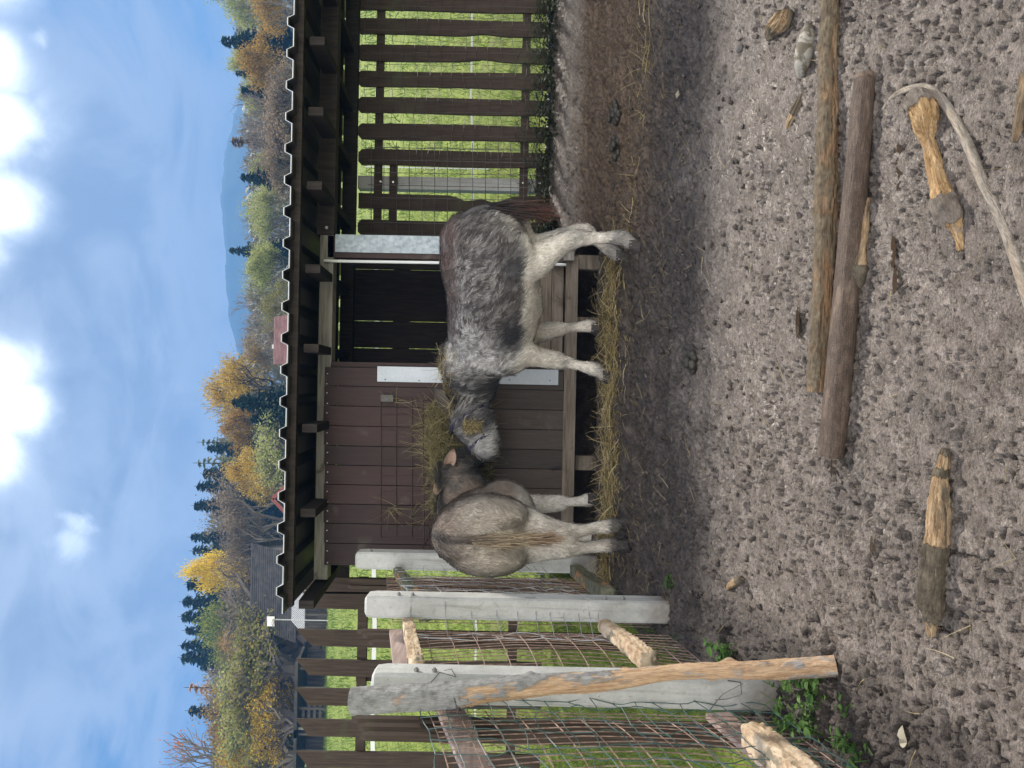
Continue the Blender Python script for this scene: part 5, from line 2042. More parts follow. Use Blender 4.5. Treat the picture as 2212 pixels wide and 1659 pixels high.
def lay(pts, r, sink=.012):
    """points (dx, dy) of the axis as seen; the axis sits one radius above the ground"""
    out_ = []
    for (dx, dy), q in zip(pts, r):
        o, d = CAM, P(dx, dy, 1.0) - CAM
        t = 0.5
        while t < 30:
            p = o + d * t
            if p.z - (q - sink) <= gz(p.x, p.y):
                break
            t += .003
        out_.append(p)
    return out_


def mk(name, pts, r, mat, lab, cat, seed, fn, **kw):
    r = [q * (.9 if mat in ('log_pale', 'log_knob') else 1.0) for q in r]
    return log_obj(name, lay(pts, r), r, M[mat], lab, cat, seed, fn, **kw)


mk('log', [(1795, 985), (1808, 860), (1822, 700), (1838, 520), (1852, 360), (1862, 250), (1869, 160)], [.043, .043, .041, .039, .037, .035, .032], 'log_smooth',
   'smooth dark straight log with squiggly beetle tracks across the mud', 'log', 3, lambda u, a: .8 if u < .97 else .1, m=220, n=40, amp=.025, fine=.006, knots=[(.86, 1.2, .006, .02)])
mk('log', [(1766, 846), (1772, 740), (1783, 560), (1786, 420), (1787, 330), (1790, 230), (1789, 180), (1791, 90), (1793, 0), (1794, -120)], [.034, .035, .036, .037, .034, .034, .030, .031, .028, .027], 'log_chew',
   'long weathered log with stripped orange stretches lying just behind the smooth dark log', 'log', 8, lambda u, a: .72 + .9 * noise.noise((u * 9, 3.3, .2)) + .35 * math.sin(a + 1), m=420, n=60, amp=.11, fine=.07,
   knots=[(.30, 1.4, .01, .012), (.49, .8, .012, .012), (.62, 2.2, .009, .012), (.77, 1.0, .010, .014), (.7, -1, .008, .02)])
mk('log', [(1852, 618), (1858, 585), (1862, 540), (1868, 480), (1873, 428)], [.018, .026, .022, .018, .012], 'log_pale',
   'small gnarled wood stub lying against the smooth dark log', 'wood piece', 11, lambda u, a: 1.0 if .04 < u < .32 else .35, m=130, n=54, amp=.2, fine=.06, knots=[(.22, 1.5, .012, .05)])
mk('log', [(2078, 540), (2068, 500), (2055, 470), (2040, 440), (2030, 400), (2018, 350), (2008, 310), (2001, 280), (1997, 245), (1988, 222), (1982, 208)], [.012, .018, .030, .036, .028, .025, .024, .033, .042, .043, .026], 'log_knob',
   'knobbly gnawed stick with a round two-holed knob, inside the bend of the pale branch', 'wood piece', 17,
   lambda u, a: .95 if .16 < u < .32 else (.1 if u < .80 else (.05 if u < .85 else 1.2)), m=260, n=64, amp=.13, fine=.09, knots=[(.90, 1.75, -.010, .016), (.88, 1.0, -.009, .016), (.26, 2.4, .014, .04), (.22, .6, .012, .04)])
mk('branch', [(1906, 241), (1925, 215), (1950, 197), (1985, 188), (2012, 194), (2040, 222), (2072, 272), (2098, 330), (2122, 390), (2150, 445), (2185, 530), (2225, 650), (2262, 770)], [.007, .0085, .0098, .011, .012, .0125, .013, .0135, .0138, .014, .015, .016, .017], 'log_branch',
   'long thin pale branch bent like a hook at its far end', 'branch', 23, lambda u, a: .55 + .6 * noise.noise((u * 12, 2, a)), m=240, n=24, amp=.05, fine=.02, knots=[(.13, 1.5, .002, .02), (.3, 1, .002, .01), (.5, 2, .002, .01)])
mk('log', [(2012, 1372), (2013, 1345), (2016, 1315), (2012, 1280), (2018, 1230), (2024, 1180), (2026, 1150), (2028, 1110), (2030, 1060), (2034, 1020), (2039, 990), (2041, 970)], [.015, .021, .032, .040, .038, .035, .032, .031, .027, .021, .018, .010], 'log_pale',
   'short thick gnawed log with a dark mossy bark end, alone on the mud', 'log', 29, lambda u, a: 1.0 if .12 < u < .46 else (.95 if u > .93 else (.75 if .79 < u < .84 else .05)) + (.3 * math.sin(a - 2.2) if .46 < u < .9 else 0),
   m=280, n=64, amp=.15, fine=.10, knots=[(.20, 1.2, .01, .03), (.43, 1.5, .012, .02), (.3, -1, .01, .05)])
mk('bark_piece', [(1698, 284), (1705, 265), (1718, 240), (1731, 215), (1738, 204)], [.008, .015, .019, .017, .008], 'log_pale',
   'small flat gnawed piece of bark lying below the gravelly stone', 'bark', 31, lambda u, a: .15 if math.sin(a) > -.2 and u < .45 else .75, m=70, n=24, amp=.2, fine=.06)
mk('bark_chunk', [(1660, 84), (1668, 70), (1680, 52), (1692, 38), (1702, 26)], [.010, .026, .040, .040, .018], 'log_pale',
   'crumbling fibrous chunk of dark bark above the long pale stone', 'bark', 37, lambda u, a: .9 - .9 * math.exp(-((u - .62) / .16) ** 2) * (1 if math.sin(a) > 0 else .3), m=130, n=54, amp=.3, fine=.12)
mk('stick', [(2196, 306), (2200, 270), (2208, 220), (2216, 160)], [.010, .013, .013, .012], 'log_chew', 'short frayed stick at the near edge of the mud', 'stick', 41, lambda u, a: .5, m=60, n=20, amp=.12, fine=.06)
mk('wood_chip', [(1572, 1272), (1582, 1262), (1596, 1254), (1604, 1250)], [.010, .020, .018, .012], 'log_pale', 'lone pale wood chip in the dark mud before the fence', 'wood chip', 43, lambda u, a: .2 if u < .6 else .95, m=50, n=20, amp=.2, fine=.08)
# long pale stone
M['stone'] = pmat('pale_river_stone', [(0.22, 0.20, 0.165), (0.30, 0.275, 0.235), (0.36, 0.335, 0.29)], (1, 1, 1), 20, rough=.75, bump=.3, patch=((0.12, 0.10, 0.07), 16, .50, .62))
o = log_obj('stone', lay([(1730, 166), (1733, 140), (1738, 110), (1744, 80), (1746, 56)], [.012, .028, .033, .029, .014]), [.012, .028, .033, .029, .014], M['stone'],
            'long smooth pale stone lying beside the long weathered log', 'stone', 47, lambda u, a: .5, m=60, n=30, amp=.05, fine=.015)
M['pebble'] = pmat('grey_pebble', [(0.09, 0.08, 0.075), (0.15, 0.14, 0.13)], (1, 1, 1), 14, rough=.7, bump=.4)


def lump(name, dx, dy, r, mat, lab, cat, group=None, seed=1, sq=(1, .8, .75), sink=.35):
    mb = MB()
    n, m_ = 14, 9
    r3 = random.Random(seed)
    p0 = GT(dx, dy)
    for a in range(m_ + 1):
        th = math.pi * a / m_
        for b in range(n):
            ph = 2 * math.pi * b / n
            d = Vector((math.sin(th) * math.cos(ph), math.sin(th) * math.sin(ph), math.cos(th)))
            q = r * (1 + .22 * noise.noise(d * 1.6 + Vector((seed, 0, 0))))
            mb.v.append((d.x * q * sq[0], d.y * q * sq[1], d.z * q * sq[2]))
    for a in range(m_):
        for b in range(n):
            b2 = (b + 1) % n
            mb.f.append((a * n + b, (a + 1) * n + b, (a + 1) * n + b2, a * n + b2))
    o = mb.build(name, mat, None, local=True, smooth=180)
    o.location = p0 + Vector((0, 0, r * sq[2] * (1 - sink)))
    o.rotation_euler = (0, 0, r3.uniform(0, 3))
    if lab:
        tag(o, lab, cat, group)
    return o


lump('pebble', 1597, 105, .022, M['pebble'], 'dark round pebble beside the fibrous bark chunk', 'pebble', None, 3)
# droppings: each heap is one thing of rounded balls
M['dung'] = pmat('fresh_dark_dropping', [(0.02, 0.018, 0.012), (0.04, 0.035, 0.026), (0.06, 0.054, 0.042)], (1, 1, 1), 18, rough=.45, bump=.5, spec=.35)
for k, (lab, spots) in enumerate((('larger heap of dark droppings on the brown path, nearer the frame edge', [(1332, 224), (1336, 232), (1340, 240), (1337, 248), (1342, 255), (1330, 240), (1322, 258), (1345, 246), (1338, 262)]),
                                  ('smaller scattered heap of dark droppings on the brown path, nearer the spotted donkey', [(1331, 300), (1336, 306), (1340, 312), (1333, 320), (1338, 330), (1336, 340), (1328, 308)]),
                                  ('low pile of dark droppings out on the open mud in front of the shelter', [(1497, 770), (1503, 776), (1499, 783), (1506, 788), (1500, 796), (1494, 778)]))):
    mb = MB()
    r3 = random.Random(50 + k)
    c0 = GT(*spots[0])
    for i, (dx, dy) in enumerate(spots):
        p = GT(dx, dy)
        mb.ball(p + Vector((0, 0, .015 + (.018 if i in (2, 3) else 0))), r3.uniform(.019, .027), 12, 8, (1.15, .95, .85))
    o = mb.build('droppings', M['dung'], None, origin=c0, smooth=180)
    tag(o, lab, 'droppings', 'heaps of donkey droppings')
m, t, out = new_mat('puddle_water')
b = t.new('ShaderNodeBsdfPrincipled', {'Base Color': (0.045, 0.03, 0.02, 1), 'Roughness': 0.04, 'Specular IOR Level': 0.5})
t.l.new(b.outputs[0], out.inputs[0])
for dx, dy, q in ((1941, 358, .045), (1727, 697, .034), (1937, 604, .026), (1936, 543, .03), (1888, 1180, .02), (1800, 1010, .018)):
    p = GT(dx, dy)
    mb = MB()
    ring = []
    for k in range(22):
        a = 2 * math.pi * k / 22
        e = q * (1 + .3 * noise.noise((math.cos(a) * 1.3 + dx, math.sin(a) * 1.3, dy)))
        ring.append((p.x + 1.7 * e * math.cos(a), p.y + .55 * e * math.sin(a), gz(p.x, p.y) + .004))
    i = len(mb.v)
    mb.v += ring
    mb.f.append(tuple(range(i, i + 22)))
    mb.build('puddle', m, None, origin=p)['kind'] = 'structure'
# small stones and clods all over: nobody could count them
mb = MB()
r2 = random.Random(77)
for i in range(900):
    y = r2.uniform(1.75, 4.9)
    x = r2.uniform(-1.15, 1.9) * (0.45 + .55 * min(1, y / 3.2))
    if x < -1.05:
        x = r2.uniform(-1.0, 1.0)
    if y < 3.0 and x > -.55 and r2.random() < .8:
        continue
    q = r2.uniform(.0025, .0065) * (1 + (1.1 if y > 3.1 or x < -.6 else 0))
    z = ground_top(x, y)
    i0 = len(mb.v)
    mb.ball((x, y, z + q * .25), q, 7, 5, (r2.uniform(.7, 1.5), r2.uniform(.7, 1.3), r2.uniform(.5, .9)))
    for j in range(i0, len(mb.v)):
        v = Vector(mb.v[j])
        e = noise.noise(v * 170) * q * 1.1
        mb.v[j] = (v.x + e, v.y + e * .6, v.z + e)
M['clod'] = pmat('crumbled_clods', [(0.035, 0.027, 0.022), (0.07, 0.056, 0.047), (0.12, 0.10, 0.088)], (1, 1, 1), 30, rough=.7, bump=.5, island=.45)
tag(mb.build('mud_clods', M['clod'], None, origin=(0, 3, gz(0, 3)), smooth=180), 'crumbled clods and grit scattered over the trampled mud', 'clods', kind='stuff')


# ------------------------------------------------------------------ low plants
def leaf(mb, p, d, nrm, ln, wd, fold=.15):
    d = Vector(d).normalized()
    s_ = d.cross(Vector(nrm))
    if s_.length < 1e-3:
        s_ = d.orthogonal()
    s_.normalize()
    up = s_.cross(d)
    p = Vector(p)
    i = len(mb.v)
    for t_, w_ in ((0, .08), (.25, .8), (.55, 1), (.82, .62), (1, .05)):
        c_ = p + d * (ln * t_) - up * (ln * .25 * t_ * t_)
        mb.v += [tuple(c_ - s_ * wd * w_ / 2 + up * wd * fold * w_), tuple(c_), tuple(c_ + s_ * wd * w_ / 2 + up * wd * fold * w_)]
    for k in range(4):
        a = i + 3 * k
        mb.f += [(a, a + 1, a + 4, a + 3), (a + 1, a + 2, a + 5, a + 4)]


def weed(name, base, n, spread, hgt_, ln, mat, lab, seed, cat='weed', flat=.4):
    r3 = random.Random(seed)
    base = Vector(base)
    root = empty(name, base, lab, cat)
    ms, ml = MB(), MB()
    for i in range(n):
        a = r3.uniform(0, 2 * math.pi)
        q = spread * math.sqrt(r3.random())
        b = base + Vector((q * math.cos(a), q * math.sin(a), 0))
        b.z = ground_top(b.x, b.y)
        h = hgt_ * r3.uniform(.35, 1) * (1.1 - .6 * q / spread)
        top = b + Vector((r3.gauss(0, .3) * h, r3.gauss(0, .3) * h, h))
        ms.tube([b - Vector((0, 0, .01)), b.lerp(top, .5) + Vector((r3.gauss(0, .004), 0, 0)), top], .0016, 4)
        for k in range(r3.choice((2, 3, 4))):
            f = .45 + .55 * k / 3
            an = r3.uniform(0, 2 * math.pi)
            leaf(ml, b.lerp(top, min(1, f)), (math.cos(an), math.sin(an), r3.uniform(-.1, .6)), (r3.gauss(0, flat), r3.gauss(0, flat), 1), ln * r3.uniform(.6, 1.15), ln * r3.uniform(.45, .8))
    ms.build('stems', mat, root)
    ml.build('leaves', mat, root)
    return root


weed('weed', GT(1735, 1530), 34, .12, .13, .036, M['weed'], 'leafy green weed growing at the foot of the nearest concrete post', 3)
weed('weed', GT(1765, 1470), 16, .06, .05, .035, M['weed'], 'small green weed around the lower end of the leaning pole', 4)
weed('weed', GT(1448, 1256), 4, .015, .05, .045, M['weed'], 'single bright seedling in the dark mud before the middle concrete post', 5)
weed('weed', GT(1815, 1520), 7, .05, .03, .022, M['weed'], 'tiny green sprouts in the mud just below the leafy weed', 6)
weed('weed', GT(1580, 1410), 14, .07, .12, .05, M['weed'], 'narrow grassy weed at the mud edge right of the leaning pole', 8)
weed('weed', GT(1850, 1625), 14, .07, .09, .04, M['weed'], 'green weed under the mesh nearest the camera', 9)
weed('weed', GT(1207, 478), 9, .05, .12, .07, M['ivy'], 'dark leafy plant behind the tail of the spotted donkey', 12)
# ground ivy along the right fence
mb = MB()
r2 = random.Random(31)
for i in range(1300):
    x = r2.uniform(1.05, 3.6)
    y = r2.gauss(6.16, .08)
    z = gz(x, y) + abs(r2.gauss(0, .05)) + (.10 * r2.random() if r2.random() < .2 else 0)
    an = r2.uniform(0, 2 * math.pi)
    leaf(mb, (x, y, z), (math.cos(an), math.sin(an), r2.uniform(-.3, .5)), (r2.gauss(0, .5), -.5, 1), r2.uniform(.02, .05), r2.uniform(.016, .035))
for i in range(150):
    x = r2.uniform(1.05, 3.1)
    p = Vector((x, 6.2, gz(x, 6.2)))
    mb.tube([p, p + Vector((r2.gauss(0, .08), -.03, .1)), p + Vector((r2.gauss(0, .2), -.04 + r2.gauss(0, .03), r2.uniform(.08, .3)))], .0016, 4)
tag(mb.build('ground_ivy', M['ivy'], None, origin=(2, 6.1, gz(2, 6.1))), 'dark creeping ivy and dry stems along the foot of the right hand fence', 'ivy', kind='stuff')


def grassfield(name, n, xr, yr, hr, lab, seed, mat, keep=None, wd=.004):
    r3 = random.Random(seed)
    mb = MB()
    for i in range(n):
        x, y = r3.uniform(*xr), r3.uniform(*yr)
        if keep and not keep(x, y, r3):
            continue
        z = gz(x, y) - .01
        strand(mb, (x, y, z), (r3.gauss(0, .35), r3.gauss(0, .35), 1), r3.uniform(*hr), wd, .5, r3, seg=2)
    o = mb.build(name, mat, None, origin=((xr[0] + xr[1]) / 2, (yr[0] + yr[1]) / 2, gz(0, (yr[0] + yr[1]) / 2)))
    tag(o, lab, 'grass', kind='stuff')


grassfield('grass', 15000, (-3.3, -1.16), (1.5, 6.4), (.03, .11), 'rough grass outside the mesh fence on the left', 3, M['grass'], lambda x, y, r: r.random() < (1 if x < -1.27 else .22 * (noise.noise((y * 3, 1, 2)) > -.1)))
grassfield('grass', 26000, (-7, 8), (6.5, 14.5), (.04, .14), 'longer meadow grass close behind the picket fences', 4, M['grass'], lambda x, y, r: abs(x) < y * .55, wd=.008)
M['leaf_dead'] = leafmat('dead_leaf', [(0.36, 0.31, 0.22), (0.5, 0.46, 0.36)], .3)
grassfield('grass', 24000, (-24, 24), (14.5, 42), (.10, .26), 'tussocks of taller grass further up the meadow', 5, M['grass'], lambda x, y, r: abs(x) < y * .55 and noise.noise((x * .7, y * .5, 3)) > -.15, wd=.03)
# bright fallen leaf and scraps
for lab, dx, dy, s_ in (('pale curled dead leaf on the mud near the camera', 1963, 1603, .03), ('small pale leaf scrap on the mud beside the path', 1468, 205, .03)):
    mb = MB()
    p = GT(dx, dy, .012)
    leaf(mb, p, (.7, .5, .2), (0, -.3, 1), s_ * 1.5, s_ * 1.1, .35)
    leaf(mb, p + Vector((0, -.004, .002)), (-.4, .6, .5), (0, -.3, 1), s_ * .9, s_ * .8, .35)
    o = mb.build('dead_leaf', M['leaf_dead'], None, origin=p)
    md = o.modifiers.new('thickness', 'SOLIDIFY')
    md.thickness = .0008
    tag(o, lab, 'leaf')

# ------------------------------------------------------------------ trees
LEAF = {
    'orange': [(0.15, 0.085, 0.025), (0.27, 0.16, 0.035), (0.34, 0.215, 0.05), (0.20, 0.14, 0.05)],
    'gold': [(0.24, 0.15, 0.02), (0.45, 0.30, 0.03), (0.55, 0.38, 0.05), (0.33, 0.22, 0.04)],
    'yellow': [(0.45, 0.30, 0.02), (0.62, 0.42, 0.03), (0.68, 0.48, 0.05)],
    'olive': [(0.07, 0.08, 0.02), (0.13, 0.14, 0.035), (0.20, 0.18, 0.05), (0.24, 0.18, 0.06)],
    'palegreen': [(0.14, 0.17, 0.05), (0.23, 0.26, 0.08), (0.31, 0.32, 0.12), (0.26, 0.24, 0.10)],
    'brown': [(0.10, 0.075, 0.045), (0.17, 0.125, 0.08), (0.23, 0.17, 0.11)],
    'green': [(0.05, 0.075, 0.02), (0.10, 0.14, 0.03), (0.17, 0.2, 0.04), (0.22, 0.20, 0.05)],
    'larch': [(0.28, 0.17, 0.07), (0.44, 0.27, 0.12), (0.50, 0.34, 0.17)],
    'larchgreen': [(0.09, 0.12, 0.06), (0.15, 0.18, 0.09), (0.20, 0.21, 0.11)],
    'spruce': [(0.010, 0.026, 0.018), (0.020, 0.045, 0.030), (0.035, 0.065, 0.042)],
    'redleaf': [(0.30, 0.07, 0.03), (0.40, 0.13, 0.04), (0.34, 0.16, 0.05)],
    'bare': [(0.14, 0.115, 0.09), (0.19, 0.16, 0.13)],
}
LM = {k: leafmat('leaves_' + k, [tuple(min(.8, q * (1.35 if k != 'spruce' else 1.15)) for q in c_) for c_ in v], 0.5 if k != 'spruce' else 0.12) for k, v in LEAF.items()}


def limbs_of(seed, levels, n0, spread, hfrac, narrow=1.0, up=.75):
    """recursive branching in a unit-high tree; returns segments and twig tips"""
    r3 = random.Random(seed)
    segs, tips = [], []

    def grow(p, d, ln, rad, lev):
        q = p + d * ln
        bend = Vector((r3.gauss(0, .12), r3.gauss(0, .12), .06)) * ln
        mid = p.lerp(q, .5) + bend
        segs.append(([p, mid, q], [rad, rad * .8, rad * .6], lev))
        if lev >= levels:
            tips.append((q, d))
            tips.append((mid, d))
            return
        k = r3.choice((3, 3, 4)) if lev else n0
        for i in range(k):
            a = 2 * math.pi * (i + r3.random() * .7) / k
            sp_ = spread * r3.uniform(.6, 1.25)
            s_ = d.orthogonal().normalized()
            s2 = d.cross(s_)
            nd_ = (d * math.cos(sp_) + (s_ * math.cos(a) + s2 * math.sin(a)) * math.sin(sp_) * narrow)
            nd_ = (nd_ + Vector((0, 0, up * .35))).normalized()
            st = p.lerp(q, r3.uniform(.55, 1.0)) if i < k - 1 else q
            grow(st, nd_, ln * r3.uniform(.62, .85), rad * .58, lev + 1)
    grow(Vector((0, 0, 0)), Vector((r3.gauss(0, .03), r3.gauss(0, .03), 1)).normalized(), hfrac, .022, 0)
    mz = max(t_[0].z for t_ in tips)
    k_ = 1.0 / mz
    segs = [([p * k_ for p in a], [q * k_ for q in b], c_) for a, b, c_ in segs]
    tips = [(p * k_, d) for p, d in tips]
    return segs, tips


def proto_broad(seed, leaves, lsize, clump, levels=4, n0=4, spread=.62, hfrac=.30, narrow=1.0, up=.75, drop=0.0):
    segs, tips = limbs_of(seed, levels, n0, spread, hfrac, narrow, up)
    r3 = random.Random(seed + 100)
    tr_, lf = MB(), MB()
    for pts, rad, lev in segs:
        tr_.tube(pts, [max(.0022, q) for q in rad], 5 if lev < 2 else 3, cap=False)
        if lev >= levels - 1 and leaves < 2:
            for _ in range(3):
                e = pts[-1] + Vector((r3.gauss(0, 1), r3.gauss(0, 1), r3.gauss(.6, .8))) * .035
                tr_.tube([pts[1].lerp(pts[2], r3.random()), e], .0016, 3, cap=False)
    for p, d in tips:
        if r3.random() < drop:
            continue
        k = max(0, int(r3.gauss(leaves, leaves * .35)))
        cw = clump * r3.uniform(.6, 1.3)
        for _ in range(k):
            o_ = Vector((r3.gauss(0, cw), r3.gauss(0, cw), r3.gauss(0, cw * .75)))
            c_ = p + o_
            s_ = lsize * r3.uniform(.6, 1.25)
            a = Vector((r3.gauss(0, 1), r3.gauss(0, 1), r3.gauss(0, 1))).normalized()
            b = a.orthogonal().normalized()
            lf.quad(c_ - a * s_ - b * s_ * .2, c_ + b * s_ * .55, c_ + a * s_, c_ - b * s_ * .55)
    return tr_, lf


def proto_spruce(seed, wid=.20, tiers=36, sparse=1.0, leaf=.018):
    r3 = random.Random(seed)
    tr_, lf = MB(), MB()
    tr_.tube([(0, 0, 0), (0.004, 0, .5), (0, 0, 1.0)], [.018, .010, .0015], 6)
    for k in range(tiers):
        f = k / tiers
        z = .06 + .93 * f
        r_ = wid * (1 - f) ** .85 * r3.uniform(.75, 1.15) + .012
        nb = max(4, int(11 * (1 - f) + 4))
        for i in range(nb):
            if r3.random() > .92 * sparse:
                continue
            a = 2 * math.pi * (i + r3.random()) / nb
            L_ = r_ * r3.uniform(.7, 1.15)
            base = Vector((0, 0, z))
            out_ = Vector((math.cos(a), math.sin(a), 0))
            n = max(3, int(L_ / .013))
            for j in range(n):
                u = (j + .5) / n
                c_ = base + out_ * (L_ * u) + Vector((0, 0, -L_ * .42 * u + L_ * .22 * u * u))
                w_ = leaf * (1.35 - .7 * u) * 1.25
                for _ in range(4):
                    sd_ = Vector((-out_.y, out_.x, 0)) * r3.uniform(-1, 1) * w_ * 1.5
                    tip = c_ + sd_ + out_ * w_ * r3.uniform(.4, 1.5) + Vector((0, 0, -w_ * r3.uniform(.2, 1.2)))
                    e = Vector((r3.gauss(0, 1), r3.gauss(0, 1), r3.gauss(0, .5))).normalized() * w_ * .62
                    lf.tri(c_ - e, c_ + e, tip)
    return tr_, lf


class Proto:
    def __init__(s, mbs):
        s.parts = []
        for nm, mb, sm in (('trunk', mbs[0], 60), ('crown', mbs[1], None)):
            if not mb.f:
                continue
            o = mb.build(nm, M['twig'], None, local=True, smooth=sm)
            me = o.data
            bpy.data.objects.remove(o)
            s.parts.append((nm, me))


PR = {
    'full': Proto(proto_broad(1, 34, .0125, .046)),
    'full2': Proto(proto_broad(2, 32, .0125, .048, spread=.55)),
    'tall': Proto(proto_broad(3, 10, .015, .028, spread=.42, narrow=.7, hfrac=.22)),
    'airy': Proto(proto_broad(4, 19.0, .0105, .044, spread=.6, drop=.15)),
    'airy2': Proto(proto_broad(5, 18, .0105, .042, spread=.5, drop=.2)),
    'bare': Proto(proto_broad(6, 3.0, .011, .032, spread=.5, drop=.45)),
    'bare2': Proto(proto_broad(7, 2.4, .011, .032, spread=.62, drop=.6)),
    'bush': Proto(proto_broad(8, 22, .015, .06, levels=3, n0=7, spread=.75, hfrac=.14)),
    'bush2': Proto(proto_broad(9, 13, .0125, .05, levels=4, n0=7, spread=.7, hfrac=.10)),
    'spruce': Proto(proto_spruce(1, .25)),
    'spruce2': Proto(proto_spruce(2, .30, 34, .95, .021)),
    'spruce3': Proto(proto_spruce(3, .19, 34, .85, .017)),
    'larch': Proto(proto_spruce(4, .23, 24, .55, .013)),
    'dense': Proto(proto_spruce(5, .34, 30, 1.0, .024)),
}
